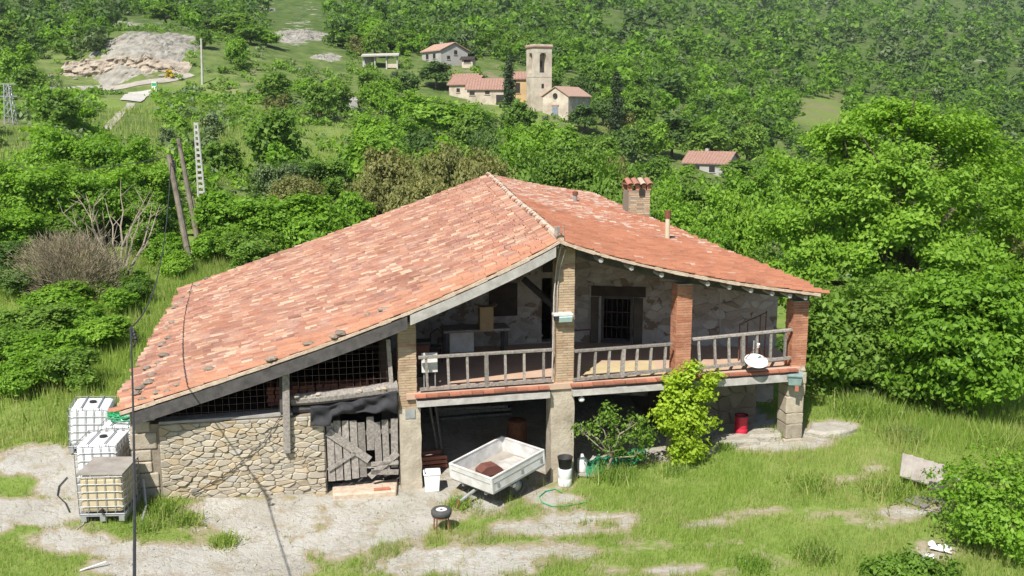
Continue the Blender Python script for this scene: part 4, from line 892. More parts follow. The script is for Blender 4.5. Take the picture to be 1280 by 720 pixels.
b = MB(); b.box((0, 0, .012), (.9, .5, .024)); single('loose_board', b, 'wood_pale', P + Vector((.30, .30, zb + .11)), 'pale loose board lying on the bed of the white trailer', 'board', rz=.8)
# white plastic crate by the barn-side pillar
P = atz(540, 611, .0); P.z = float(gz(P.x, P.y)); T = empty('plastic_crate', P, 'open white plastic crate beside the foot of the buff pillar', 'crate', rz=.12)
cr = MB(); w0, w1, d_, h_ = .17, .20, .2, .46
o4 = lambda w, dd, z: [Vector((-w, -dd, z)), Vector((w, -dd, z)), Vector((w, dd, z)), Vector((-w, dd, z))]
a, b_, c, e = o4(w0, .17, 0), o4(w1, .2, h_), o4(w1 - .02, .18, h_), o4(w0 - .02, .15, .04)
vs = a + b_ + c + e; fs = [(3, 2, 1, 0), (12, 13, 14, 15)] + [(k * 4 + i, k * 4 + (i + 1) % 4, k * 4 + 4 + (i + 1) % 4, k * 4 + 4 + i) for k in range(3) for i in range(4)]
cr.add(vs, fs).build('tub', 'white_plastic', T, local=True); rm = MB()
for i in range(4): rm.bar(b_[i], b_[(i + 1) % 4], .035, .025)
rm.build('rim', 'white_plastic', T, local=True)
# small tyre on a rusty stand
P = gpt(552, 666); T = empty('wheel_stand', P, 'rusty four-legged iron stand on the pale slab in the yard', 'stand')
for k in range(4):
    a = math.pi / 4 + k * math.pi / 2 + .3; MB().tube([(.21 * math.cos(a), .21 * math.sin(a), -.02), (.19 * math.cos(a), .19 * math.sin(a), .38)], .016, 6).build('leg', 'rust', T, local=True)
rg = MB(); rg.lathe((0, 0, .375), [(.16, -.012), (.21, -.012), (.21, .012), (.16, .012), (.16, -.012)], 20); rg.build('ring', 'rust', T, local=True); MB().bar((-.2, 0, .37), (.2, 0, .37), .03, .02).build('cross_strap', 'rust', T, local=True)
T = empty('small_wheel', P + Vector((0, 0, .388)), 'small black tyre with white hub lying on the rusty stand', 'wheel')
MB().lathe((0, 0, .08), [(.13, -.07), (.20, -.08), (.235, -.045), (.24, 0), (.235, .045), (.20, .08), (.14, .075), (.13, .06)], 28).build('tyre', 'rubber', T, local=True, smooth=True)
hb = MB().lathe((0, 0, .08), [(.14, -.06), (.14, .06), (.10, .045), (.04, .055), (.001, .058)], 24).build('hub', 'white_paint', T, local=True); MB().lathe((0, 0, .14), [(.028, -.01), (.028, .012), (.001, .014)], 10).build('bore', 'rust', hb, local=True)
# white drum with black pot
P = atz(706, 607, -.1); P.z = float(gz(P.x, P.y)); b = MB(); b.lathe((0, 0, 0), [(.001, 0), (.17, 0), (.18, .02), (.18, .2), (.174, .21), (.18, .22), (.18, .44), (.17, .47), (.001, .47)], 22)
single('white_drum', b, 'white_plastic', P, 'white plastic drum at the foot of the tall pillar with a black bucket on top', 'drum', smooth=True)
b = MB(); b.lathe((0, 0, .0), [(.001, 0), (.155, 0), (.19, .27), (.20, .275), (.20, .30), (.18, .30), (.15, .05), (.001, .05)], 22); single('black_bucket', b, 'black', P + Vector((0, 0, .472)), 'black plastic bucket standing on the white drum', 'bucket', smooth=True)
# red barrel
P = atz(926, 541, .55); P.z = float(gz(P.x, P.y)); T = empty('red_barrel', P, 'red plastic barrel under the balcony against the shaded wall', 'barrel')
MB().lathe((0, 0, 0), [(.001, 0), (.165, 0), (.18, .03), (.18, .2), (.172, .215), (.18, .23), (.18, .38), (.172, .395), (.18, .41), (.18, .56), (.17, .58), (.165, .55), (.16, .1), (.001, .1)], 24).build('body', 'red_plastic', T, local=True, smooth=True)
MB().lathe((0, 0, .565), [(.165, 0), (.185, 0), (.185, .03), (.165, .03), (.165, 0)], 24).build('rim', 'black', T, local=True)
# white jug behind the rose bush
P = HP(pS[1] + .62, .45, 0); P.z = float(gz(P.x, P.y)); b = MB(); b.lathe((0, 0, 0), [(.001, 0), (.13, 0), (.14, .03), (.14, .32), (.06, .42), (.045, .43), (.045, .48), (.001, .48)], 16); single('white_jug', b, 'white_plastic', P, 'white plastic jug in the shade behind the rose bush', 'jug', smooth=True)
# caged water tanks
def tank(P, rz_, body, label, tilt=(0, 0), h=1.0, cap=True, board=False, pallet=True):
    T = empty('water_tank', P, label, 'water tank', rz=rz_); T.rotation_euler = (tilt[0], tilt[1], rz_)
    z0 = .16; wx, wy = .5, .56
    bm_ = MB(); bm_.box((0, 0, z0 + h / 2), (2 * wx - .06, 2 * wy - .06, h - .06)); bm_.build('bladder', body, T, local=True, bevel=.09)
    cg = MB(); r = .010
    for k in range(6):
        z = z0 + .02 + (h - .04) * k / 5
        pts = [(-wx, -wy, z), (wx, -wy, z), (wx, wy, z), (-wx, wy, z), (-wx, -wy, z)]
        for a, b_ in zip(pts[:-1], pts[1:]): cg.tube([a, b_], r, 5)
    for k in range(6):
        x = -wx + 2 * wx * k / 5; y = -wy + 2 * wy * k / 5
        for s_ in (-1, 1): cg.tube([(x, s_ * wy, z0), (x, s_ * wy, z0 + h)], r, 5); cg.tube([(s_ * wx, y, z0), (s_ * wx, y, z0 + h)], r, 5)
    for x in (-.2, .2): cg.tube([(x, -wy, z0 + h + .005), (x, wy, z0 + h + .005)], .016, 5)
    cg.build('cage', 'galv', T, local=True)
    pl = MB()
    for x in (-.42, 0, .42): pl.box((x, 0, .06), (.12, 2 * wy, .12))
    pl.box((0, 0, .135), (2 * wx, 2 * wy, .03)); pl.build('pallet', 'galv', T, local=True)
    MB().lathe((0, .05, z0 + h - .035), [(.09, 0), (.09, .05), (.001, .055)], 16).build('screw_cap', 'black', T, local=True)
    MB().tube([(0, -wy + .05, z0 + .1), (0, -wy - .08, z0 + .1)], .04, 8).build('outlet_valve', 'black', T, local=True)
    if board: MB().box((0, 0, z0 + h + .03), (1.0, 1.12, .03), ROT(y=.02)).build('cover_board', 'plywood', T, local=True)
    return T
g_ = 'water tanks beside the house'
tank(G(-9.28, 20.95), .06, 'yellow_plastic', 'yellowed caged water tank with a board cover on a steel pallet', h=.92, board=True)
tank(G(-9.95, 22.3), .1, 'white_plastic', 'clean white caged water tank standing behind the yellowed one')
tank(G(-9.98, 23.75, -.12), .1, 'white_plastic', 'white caged water tank against the house corner under a coil of green hose', h=.98)
tank(G(-11.12, 24.3, -.02), .25, 'white_plastic', 'tilted white caged water tank standing farthest out on the grass', tilt=(.0, .07), h=1.05)
P = G(-9.98, 23.75, -.12); b = MB(); pts = []
for k in range(130):
    a = k * .33; r_ = .30 + .10 * math.sin(k * .11) + U(-.02, .02); pts.append((r_ * math.cos(a) * 1.05 + .04 * math.sin(k * .05), r_ * math.sin(a) * 1.15, .03 + .0011 * k + U(0, .02)))
b.tube(pts, .016, 5); single('green_hose_coil', b, 'hose_green', P + Vector((0, 0, 1.17)), 'coil of bright green hose on top of the tank by the house corner', 'hose')
# hose lying on the slab
b = MB(); hp = [(735, 629), (722, 633), (706, 636), (690, 636), (677, 631), (674, 624), (682, 617), (694, 614), (702, 617)]; pts = [gpt(*p) + Vector((0, 0, .025)) for p in hp]; c = pts[4].copy(); b.tube([p - c for p in pts], .014, 6); single('garden_hose', b, 'hose_green', c, 'thin green garden hose looped on the slab in front of the tall pillar', 'hose')
b = MB(); pts = [FP(352, 518, -.08), FP(330, 552, -.085), FP(290, 588, -.085), FP(240, 618, -.085)]; c = pts[-1].copy(); b.tube([p - c for p in pts], .012, 6); single('cable_shadow_strand', b, 'wood_beam', c, 'dark strand standing in for a cable shadow slanting across the rubble wall', 'shadow strand')  # dark strand put on the wall in place of a cable's cast shadow
# bent metal pipe by the pole and black pipe left of the tanks
b = MB(); pts = [gpt(176, 660) + Vector((0, 0, .03)), gpt(183, 640) + Vector((0, 0, .1)), gpt(181, 625) + Vector((0, 0, .5))]; c = pts[0].copy(); b.tube([p - c for p in pts], .03, 6); single('metal_pipe', b, 'galv', c, 'bent grey pipe leaning in the weeds at the house corner', 'pipe')
b = MB(); pts = [gpt(*p) + Vector((0, 0, .03)) for p in ((84, 598), (74, 612), (72, 622), (82, 632), (87, 642))]; c = pts[2].copy(); b.tube([p - c for p in pts], .016, 6); single('black_pipe', b, 'cable', c, 'thin black water pipe snaking over bare rock beside the tanks', 'pipe')
b = MB(); pts = [gpt(*p) + Vector((0, 0, .03)) for p in ((112, 630), (110, 645), (104, 658), (96, 664))]; c = pts[2].copy(); b.tube([p - c for p in pts], .014, 6); single('water_pipe', b, 'cable_pale', c, 'thin pale water pipe running down from the yellowed tank', 'pipe')
b = MB(); b.tube([(0, 0, .02), (.45, .25, .10)], .02, 6); single('white_stake', b, 'white_paint', gpt(100, 716), 'white stick lying in grass below the tanks', 'stick')
# collapsed plywood box in the meadow
P = gpt(1160, 618); T = empty('collapsed_box', P, 'collapsed grey plywood box half sunk in the meadow grass', 'box', rz=-.35)
MB().box((-.15, .30, .42), (.98, .82, .03), ROT(x=.42, y=.2)).build('lid_panel', 'plywood', T, local=True)
for k in range(4): MB().bar(Vector((-.15, .30, .42)) + ROT(x=.42, y=.2) @ Vector((-.36 + k * .24, -.4, .02)), Vector((-.15, .30, .42)) + ROT(x=.42, y=.2) @ Vector((-.36 + k * .24, .4, .02)), .235, .012).build('slat', 'plywood', T, local=True)
MB().box((.42, .28, .22), (.03, .8, .42), ROT(x=.3, y=-.3)).build('side_panel', 'wood_beam', T, local=True); MB().box((.72, .42, .24), (.55, .16, .03), ROT(z=-.5, y=.25)).build('side_board', 'wood_grey', T, local=True); MB().box((.2, -.15, .17), (.42, .03, .32), ROT(z=-.2)).build('end_panel', 'wood_beam', T, local=True)
for px, py, rz_, L_, lb in ((1160, 628, -.2, .75, 'grey plank lying just below the collapsed plywood box'), (1146, 633, -.9, .5, 'short split plank on bare earth left of the collapsed plywood box'), (1182, 622, .6, .45, 'dark short plank beside the end of the collapsed plywood box')):
    b = MB(); b.box((0, 0, .04), (L_, .24, .04), ROT(y=.06)); b.box((0, .03, .015), (L_ * .9, .1, .03)); single('plank', b, 'wood_grey', gpt(px, py), lb, 'plank', rz=rz_)
for px, py, m_, lb in ((1175, 688, 'rubbish', 'crumpled white plastic sheet on the rubbish patch in the meadow'), (1158, 700, 'rubbish', 'small crumpled white scrap beside the leafy weed in the meadow'), (1140, 708, 'rust', 'rusty red scrap of sheet metal in the meadow grass')):
    b = MB(); r_ = .2 if px == 1175 else .12; b.grid(lambda u_, v_: Vector(((u_ - .5) * 2 * r_ * (1 + .2 * math.sin(v_ * 7)), (v_ - .5) * 1.5 * r_, .05 + .06 * math.sin(u_ * 9 + px) * math.cos(v_ * 8) + .05 * (u_ - .4))), 8, 6); o = single('scrap', b, m_, gpt(px, py), lb, 'scrap', rz=U(0, 3)); so_ = o.modifiers.new('solid', 'SOLIDIFY'); so_.thickness = .015
# crumpled green net by the rose bush
c = gpt(762, 592)
def gnet(u_, v_):
    p = gpt(lerp(733, 806, u_), lerp(lerp(600, 580, u_), lerp(583, 566, u_), v_)); p.z += .05 + .11 * abs(math.sin(u_ * 11 + v_ * 4)) * math.sin(math.pi * min(1, v_ + .1)) + .05 * math.sin(u_ * 29 + v_ * 9) * .6 + .1 * v_; return p - c
b = MB(); b.grid(gnet, 30, 7); o = single('green_net', b, 'net_green', c, 'crumpled green shade net lying before the rose bush', 'net', smooth=True); so_ = o.modifiers.new('solid', 'SOLIDIFY'); so_.thickness = .01
b = MB(); b.bar((-.3, 0, .05), (.3, .06, .07), .12, .05); single('board_piece', b, 'wood_pale', gpt(738, 599), 'short pale board lying on the end of the green net', 'board', rz=-.35)
# flat rock slabs by the corner pillar
def slab(px, py, rx, ry, h, lb):
    b = MB(); n = 9; vs = []; P = gpt(px, py)
    for sc_, z in ((1, -.12), (1.0, h * .6), (.86, h)):
        for k in range(n): a = 2 * math.pi * k / n; r_ = random.Random(px * 31 + k).uniform(.75, 1.12) * sc_; vs.append((rx * r_ * math.cos(a), ry * r_ * math.sin(a), z + .03 * math.cos(a)))
    b.add(vs, [(i * n + k, i * n + (k + 1) % n, (i + 1) * n + (k + 1) % n, (i + 1) * n + k) for i in range(2) for k in range(n)] + [tuple(2 * n + k for k in range(n))])
    single('rock_slab', b, 'rock', P, lb, 'rock', bevel=.02)
slab(918, 556, .75, .35, .18, 'pale flat rock slab in front of the red barrel'); slab(957, 550, .55, .35, .2, 'grey flat rock slab beside the corner pillar foot'); slab(1038, 541, .75, .5, .16, 'broad pale rock slab outside the corner pillar'); slab(885, 566, .35, .25, .12, 'small grey rock slab beside the yellow-green climber')

# clutter in the dark ground-floor bay
P = HP(.75, 1.3, 0); P.z = float(gz(P.x, P.y)); T = empty('red_crate', P, 'dull red slatted crate on the floor of the dark ground-floor bay', 'crate', rz=HYAW + .1)
for k in range(3):
    for y in (-.22, .22): MB().box((0, y, .08 + k * .12), (.8, .025, .09)).build('slat', 'edge_tile', T, local=True)
for x in (-.38, .38):
    for y in (-.19, .19): MB().box((x, y, .19), (.05, .05, .38)).build('corner_post', 'wood_beam', T, local=True)
MB().box((0, 0, .03), (.76, .42, .02)).build('base', 'wood_beam', T, local=True)
P = HP(1.05, 2.2, 0); P.z = float(gz(P.x, P.y)); b = MB(); b.tube([(0, 0, 0), (-.35, .35, 1.9)], .035, 8); b.tube([(.12, 0, 0), (-.15, .4, 1.75)], .03, 8); single('leaning_bars', b, 'wood_grey', P, 'grey bars leaning in the dark bay behind the red crate', 'bars')
P = HP(2.4, 4.6, 0); P.z = float(gz(P.x, P.y)); T = empty('timber_stack', P, 'stack of old planks at the back of the dark ground-floor bay', 'timber', rz=HYAW)
for k in range(7): MB().box((U(-.1, .1), U(-.2, .2), .06 + (k // 2) * .1), (2.2, .3, .08), ROT(z=U(-.08, .08))).build('plank', 'wood_grey', T, local=True)
P = HP(3.3, 2.2, 0); P.z = float(gz(P.x, P.y)); b = MB(); b.lathe((0, 0, 0), [(.001, 0), (.26, 0), (.28, .04), (.27, .3), (.285, .32), (.27, .6), (.28, .82), (.25, .84), (.001, .83)], 20); single('rusty_drum', b, 'rust', P, 'rusty steel drum in the dark bay behind the trailer', 'drum', smooth=True)

# ============================================================ POLES AND LINES
def wood_pole(px0, py0, px1, py1, Y, r, label):
    b_ = atY(px1, py1, Y); t_ = atY(px0, py0, Y); g = float(gz(b_.x, Y)); dirn = (b_ - t_).normalized(); b2 = b_ + dirn * max(.3, (b_.z - g) + .4)
    T = empty('wooden_pole', Vector((b2.x, b2.y, g)), label, 'pole', 'wooden poles'); MB().tube([b2, t_], [r * 1.15, r * .85], 9).build('shaft', 'wood_pole', T)
    return T, t_
T, tp1 = wood_pole(211, 193, 241, 346, 45, .14, 'nearest wooden utility pole with insulators leaning left behind the roof')
for k in range(3): MB().lathe(tp1 + Vector((.18 + .02 * k, 0, -.35 - .22 * k)), [(.02, -.1), (.07, -.06), (.05, 0), (.07, .06), (.02, .1)], 8).build('insulator', 'black', T)
MB().tube([tp1 + Vector((0, 0, -.2)), tp1 + Vector((.3, 0, -.3)), tp1 + Vector((.22, 0, -.9))], .03, 6).build('cable_loop', 'cable', T)
T, tp2 = wood_pole(223, 173, 248, 305, 55, .14, 'bare wooden utility pole between the insulated pole and the white lattice one')
T, tp3 = wood_pole(241, 245, 250, 300, 56, .07, 'short thin wooden prop pole beside the bare utility pole')
# white lattice concrete pole
b_ = atY(253.5, 266, 70); t_ = atY(245, 153, 70); g = float(gz(b_.x, 70)); b_.z = min(b_.z, g - .2)
T = empty('lattice_pole', Vector((b_.x, 70, g)), 'white concrete ladder-like power pole rising from the bushes', 'pole')
for s_ in (-1, 1): MB().tube([b_ + Vector((.26 * s_, 0, 0)), t_ + Vector((.11 * s_, 0, 0))], .075, 6).build('shaft', 'concrete_pole', T)
for k in range(16): MB().box(b_.lerp(t_, (k + .7) / 16), (.36 - .012 * k, .13, .18)).build('web', 'concrete_pole', T)
b_ = gpt(253, 107); t_ = atY(251.5, 48, b_.y); b_.z -= .3; b = MB(); b.tube([Vector((0, 0, 0)), t_ - b_], [.24, .17], 8); b.box(t_ - b_ + Vector((0, 0, -.2)), (.5, .12, .1)); single('concrete_pole', b, 'concrete_pole', b_, 'pale slender concrete pole on the hill beside the bare rock', 'pole')
# steel lattice mast at the left edge
b_ = atY(19, 205, 110); t_ = atY(9, 105, 110); b_.z = min(b_.z, float(gz(b_.x, 110))); T = empty('lattice_mast', b_, 'grey steel lattice mast with crossarms at the wood edge', 'mast'); mb = MB(); n = 10
def mc(k, sx, sy): c = b_.lerp(t_, k / n); w = lerp(.75, .25, k / n); return c + Vector((sx * w, sy * w, 0))
for sx, sy in ((-1, -1), (1, -1), (1, 1), (-1, 1)): mb.tube([mc(0, sx, sy), mc(n, sx, sy)], .06, 4)
for k in range(n):
    for (a1, a2), (c1, c2) in (((-1, -1), (1, -1)), ((1, -1), (1, 1)), ((1, 1), (-1, 1)), ((-1, 1), (-1, -1))): mb.tube([mc(k, a1, a2), mc(k + 1, c1, c2)], .035, 4); mb.tube([mc(k + 1, a1, a2), mc(k + 1, c1, c2)], .03, 4)
mb.build('lattice', 'galv', T)
for k in (n, n - 1.5): c = b_.lerp(t_, k / n); MB().bar(c - Vector((1.0, 0, 0)), c + Vector((1.0, 0, 0)), .1, .1).build('crossarm', 'galv', T)
def line(a, b_, sag, r, name, label, mat='cable'):
    c = a.lerp(b_, .5); mb = MB(); mb.tube([a.lerp(b_, k / 14) - Vector((0, 0, sag * 4 * (k / 14) * (1 - k / 14))) - a for k in range(15)], r, 5); single(name, mb, mat, a, label, 'cable')
J = atY(163.5, 410, 19.0); E_ = atY(168, 724, 8.5); far = tp1 + Vector((.1, -.1, -.4))
T = empty('overhead_cable', Vector((J.x, J.y, J.z)), 'thick black overhead cable crossing in front of the tanks with a clamp joint', 'cable')
MB().tube([J.lerp(far, k / 16) - Vector((0, 0, 1.5 * 4 * (k / 16) * (1 - k / 16))) for k in range(17)], .018, 6).build('span', 'cable', T)
E2 = E_ + (E_ - J) * .75; E2.z = E_.z + .1
MB().tube([J] + [J.lerp(E_, k / 10) - Vector((.0, 0, .35 * 4 * (k / 10) * (1 - k / 10))) for k in range(1, 11)] + [E2], [.024] + [.017] * 10 + [.014], 6).build('span', 'cable', T)
MB().tube([J.lerp(E_, k_) + Vector((o_, 0, z_)) for k_, o_, z_ in ((0, .02, .02), (.02, .05, -.05), (.05, .09, -.1), (.075, .05, -.2), (.1, .01, -.12))], .016, 6).build('jumper', 'cable', T)
for k in range(3): MB().lathe(J.lerp(E_, .02 + .025 * k) + Vector((.06 + .015 * k, 0, -.06)), [(.015, -.07), (.045, -.05), (.03, 0), (.045, .03), (.015, .07)], 10).build('clamp', 'black', T)
line(tp1 + Vector((0, 0, -.3)), tp2 + Vector((0, 0, -.3)), .2, .012, 'overhead_wire', 'thin wire strung between the two tall wooden poles')
line(tp1 + Vector((-.05, 0, -.1)), atY(-30, 200, 60), .6, .02, 'overhead_wire', 'thin wire running from the insulated wooden pole out over the wooded bank')

# ============================================================ VILLAGE
def gable_house(name, label, P, yaw, w, d, hw, hr, wall_m, roof_m, wf=(), wg=(), wb=(), door=None, chim=None, cat='house', ov=.35, sink=2.0):
    T = empty(name, P, label, cat, rz=yaw)
    m = MB(); prof = [(-d / 2, -sink), (d / 2, -sink), (d / 2, hw), (0, hw + hr), (-d / 2, hw)]
    m.prism([(-w / 2, y, z) for y, z in prof], (w, 0, 0)); m.build('wall', wall_m, T, local=True)
    sl_ = math.hypot(d / 2, hr); ang = math.atan2(hr, d / 2); th = .16
    for sg in (-1, 1):
        r = MB(); y1 = sg * (d / 2 + ov); z1 = hw - ov * hr / (d / 2); 
        r.add([(-w / 2 - ov, 0, hw + hr + .03), (w / 2 + ov, 0, hw + hr + .03), (w / 2 + ov, y1, z1 + .03), (-w / 2 - ov, y1, z1 + .03), (-w / 2 - ov, 0, hw + hr + .03 + th), (w / 2 + ov, 0, hw + hr + .03 + th), (w / 2 + ov, y1, z1 + .03 + th), (-w / 2 - ov, y1, z1 + .03 + th)], [(0, 1, 2, 3), (7, 6, 5, 4), (0, 4, 5, 1), (1, 5, 6, 2), (2, 6, 7, 3), (3, 7, 4, 0)])
        ro = r.build('roof', roof_m, T, local=True)
        tr = MB(); nt_ = int(w / .5)
        for k in range(nt_ + 1):
            x = -w / 2 - ov + (w + 2 * ov) * k / nt_; tr.tube([(x, 0, hw + hr + .03 + th), (x, y1, z1 + .03 + th)], .09, 5)
        o = tr.build('tile_rows', roof_m, ro, local=True); o['kind'] = 'stuff'
    def win(c, s_, nm='window', mt='opening'):
        f = MB().box(c, s_).build(nm, mt, T, local=True)
        return f
    for x, z, a, b_ in wf: f = win((x, -d / 2, z), (a, .12, b_)); MB().box((x, -d / 2 - .03, z - b_ / 2 - .06), (a + .3, .2, .12)).build('sill', wall_m, f, local=True)
    for y, z, a, b_ in wg: f = win((w / 2, y, z), (.12, a, b_)); MB().box((w / 2 + .03, y, z - b_ / 2 - .06), (.2, a + .3, .12)).build('sill', wall_m, f, local=True)
    for y, z, a, b_ in wb: f = win((-w / 2, y, z), (.12, a, b_)); MB().box((-w / 2 - .03, y, z - b_ / 2 - .06), (.2, a + .3, .12)).build('sill', wall_m, f, local=True)
    if door: x, a, b_ = door; win((x, -d / 2, b_ / 2), (a, .14, b_), 'door', 'opening')
    if chim: x, y, a, b_ = chim; MB().box((x, y, hw + hr + b_ / 2 - .6), (a, a, b_ + .8)).build('chimney', wall_m, T, local=True)
    return T
def bp(px, py, Y): P = atY(px, py, Y); return P
gable_house('white_house', 'low white farmhouse with dull red roof and two small windows beside the cypress', bp(609, 131, 195), -.10, 7.2, 6, 3.0, 2.0, 'wall_pale', 'roof_far', wf=((-2.6, 2.2, 1.0, .7), (.4, 2.3, .9, .6)), wg=((-.6, 2.0, 1.4, 1.2),), door=(2.9, 1.5, 1.9))
gable_house('white_house', 'narrow white lean-to house with sloping tile roof joined to the low white farmhouse', bp(586, 128, 200), -.55, 6.5, 4.6, 3.6, 1.6, 'wall_pale', 'roof_far', wf=((-1, 2.4, .8, .8),))
gable_house('white_house', 'pale house with short tile roof highest behind the low white farmhouse', bp(582, 121, 206), -.05, 5.0, 4.5, 3.4, 1.2, 'wall_pale', 'roof_far', wf=((-1.2, 2.4, .9, .9),))
gable_house('grey_house', 'grey gabled house with salmon roof higher up the slope than the church', bp(556, 84, 235), -1.0, 9.5, 7.2, 3.6, 1.7, 'wall_grey', 'roof_far_pale', wg=((.3, 3.2, .8, 1.0), (-1.6, 2.0, .8, .8)), wf=((-2, 2.4, 1.2, 1.2), (1.5, 2.4, 1.2, 1.2)), chim=(-1.5, 0, .6, .8))
gable_house('porch_annex', 'small dark-roofed annex beside the grey gabled house', bp(586, 88, 231), -.2, 2.6, 3.0, 2.4, .6, 'wall_pale', 'wood_dark', wf=((0, 2.0, 1.6, .7),), cat='annex')
gable_house('red_roof_house', 'lone small house with brick-red roof and grey gable among the valley trees', bp(889, 222, 165), -.55, 7.6, 6.2, 2.6, 1.7, 'wall_grey', 'roof_far', wg=((-1.0, 2.5, .7, .9), (.9, 2.4, .8, .8)), wf=((-1.5, 1.6, 1, 1), (1.2, 1.6, 1, 1)), chim=(-1.0, .4, .55, .8))
gable_house('ochre_house', 'ochre-walled house with dark openings between cypress and bell tower', bp(655, 128, 197), .05, 4.2, 4.5, 4.6, 1.3, 'wall_ochre', 'roof_far', wf=((-1.4, 2.8, .9, 2.0), (.9, 3.0, .6, .9)), cat='house')
# open shed
P = bp(476, 86, 224); T = empty('open_shed', P, 'open-sided shed with flat pale roof on posts', 'shed', rz=.08)
MB().box((0, 0, 3.1), (8.4, 5.5, .3), ROT(x=.12, y=-.03)).build('roof', 'concrete', T, local=True)
for x in (-3.8, -1.2, 1.4, 3.8):
    for y in (-1.9, 1.9): MB().box((x, y, 1.2), (.28, .28, 3.7)).build('post', 'concrete_pole', T, local=True)
MB().box((-2.6, 1.6, 1.2), (2.4, .2, 3.2)).build('back_wall', 'wall_grey', T, local=True); MB().box((2.6, -1.8, .6), (2.6, .15, .9)).build('low_wall', 'wall_pale', T, local=True)
# church with bell tower
P = bp(690, 143, 190); CH = empty('church', P, 'pale village church with tall square bell tower and tiled nave', 'church')
tw = Vector((-2.55, .9, 0)); ty = .42; hT = 13.2; w = 3.7
M_ = ROT(z=ty)
def tq(x, y, z): return P + tw + M_ @ Vector((x, y, z))
def tbox(name, mat, c, s_, parent): return MB().box(tq(*c), s_, M_).build(name, mat, parent)
twr = tbox('tower', 'wall_pale', (0, 0, 2.6), (w, w, 9.2), CH)
# belfry: corner piers, arch heads, real openings
zb0, zb1 = 7.2, 12.2
for sx in (-1, 1):
    for sy in (-1, 1): tbox('belfry_pier', 'wall_pale', (sx * (w / 2 - .55), sy * (w / 2 - .55), (zb0 + zb1) / 2), (1.1, 1.1, zb1 - zb0), twr)
tbox('belfry_parapet', 'wall_pale', (0, 0, zb0 + .35), (w - .04, w - .04, .7), twr); tbox('belfry_head', 'wall_pale', (0, 0, zb1 - .1), (w - .02, w - .02, .9), twr)
for ax in range(2):
    for sg in (-1, 1):
        m = MB(); ra = (w - 2.2) / 2; zc_ = zb1 - .55 - ra
        for k in range(8):
            a0, a1 = math.pi * k / 8, math.pi * (k + 1) / 8
            pts = [(ra * math.cos(a0), zc_ + ra * math.sin(a0)), (ra * math.cos(a1), zc_ + ra * math.sin(a1)), (ra * math.cos(a1), zb1 - .5), (ra * math.cos(a0), zb1 - .5)]
            q0 = sg * (w / 2 - .5); q1 = sg * (w / 2 - .06)
            m.prism([tq(*((x, q0, z) if ax == 0 else (q0, x, z))) for x, z in pts], M_ @ Vector((0, q1 - q0, 0) if ax == 0 else (q1 - q0, 0, 0)))
        m.build('arch', 'wall_pale', twr)
for z, e, h in ((zb1 + .42, .18, .16), (zb1 + .62, .42, .22), (zb1 + .88, .22, .3), (zb0 - .05, .08, .18)): tbox('cornice', 'trim_brick' if e == .42 else 'wall_pale', (0, 0, z), (w + e, w + e, h), twr)
tbox('bell', 'iron', (0, 0, 9.6), (.9, .9, 1.1), twr)
tbox('slit_window', 'opening', (-.1, -w / 2, 5.4), (.5, .1, .8), twr)
# nave
yw = math.radians(58); Mn = ROT(z=yw); nv = Vector((.5, -3.4, 0)); wn_, dn_, hn_, hr_ = 9.0, 5.6, 3.4, 1.7
fc = lambda x, y, z: P + nv + Mn @ Vector((x, y, z))
m = MB(); m.prism([fc(0, y, z) for y, z in ((-dn_ / 2, -1.5), (dn_ / 2, -1.5), (dn_ / 2, hn_), (0, hn_ + hr_), (-dn_ / 2, hn_))], Mn @ Vector((wn_, 0, 0))); nvo = m.build('nave', 'wall_pale', CH)
for sg in (-1, 1):
    m = MB(); y1 = sg * (dn_ / 2 + .35); z1 = hn_ - .2
    m.prism([fc(-.25, 0, hn_ + hr_ + .05), fc(-.25, y1, z1 + .05), fc(-.25, y1, z1 + .23), fc(-.25, 0, hn_ + hr_ + .23)], Mn @ Vector((wn_ + .5, 0, 0))); m.build('roof', 'roof_far_pale', nvo)
m = MB(); m.lathe(fc(-.05, 0, 3.5), [(.001, .0), (.42, .0), (.5, .06), (.5, .12)], 16, Mn @ ROT(y=-math.pi / 2)); m.build('round_window', 'opening', nvo)
MB().box(fc(-.04, 0, .55), (.16, 1.25, 2.2), Mn).build('door', 'door_blue', nvo); MB().box(fc(-.06, 0, 1.75), (.2, 1.6, .2), Mn).build('door_lintel', 'trim_brick', nvo)
# ruin / small wall piece on the slope
P = gpt(442, 138); b = MB(); b.box((0, 0, .8), (1.6, 1.0, 2.2), ROT(z=.3)); b.box((.1, .05, 2.0), (1.0, .7, .5), ROT(z=.5)); single('stone_stump', b, 'wall_grey', P, 'grey stump of ruined masonry on the green slope', 'ruin', bevel=.15)

# ============================================================ ROAD, PATH, ROCK CUT
def strip(name, pix, mat, w0, w1, dz=.15):
    pts = [gpt(*p) for p in pix]; mb = MB(); pr = None; vs = []; fs = []
    fine = []
    for a, b_ in zip(pts[:-1], pts[1:]):
        for k in range(8): fine.append(a.lerp(b_, k / 8))
    fine.append(pts[-1])
    for k, p in enumerate(fine):
        d = (fine[min(k + 1, len(fine) - 1)] - fine[max(k - 1, 0)]); d.z = 0; d.normalize(); x = Vector((d.y, -d.x, 0)); w = lerp(w0, w1, k / (len(fine) - 1)) * U(.97, 1.03)
        for e in (-w / 2, 0, w / 2): q_ = p + x * e; vs.append((q_.x, q_.y, float(gz(q_.x, q_.y)) + dz))
        if k: fs += [(3 * k - 3, 3 * k - 2, 3 * k + 1, 3 * k), (3 * k - 2, 3 * k - 1, 3 * k + 2, 3 * k + 1)]
    mb.add(vs, fs); tag(mb.build(name, mat, smooth=True), kind='structure')
strip('path', [(134, 163), (140, 154), (148, 146), (157, 138), (164, 130)], 'gravel_path', .9, 1.1, .06)
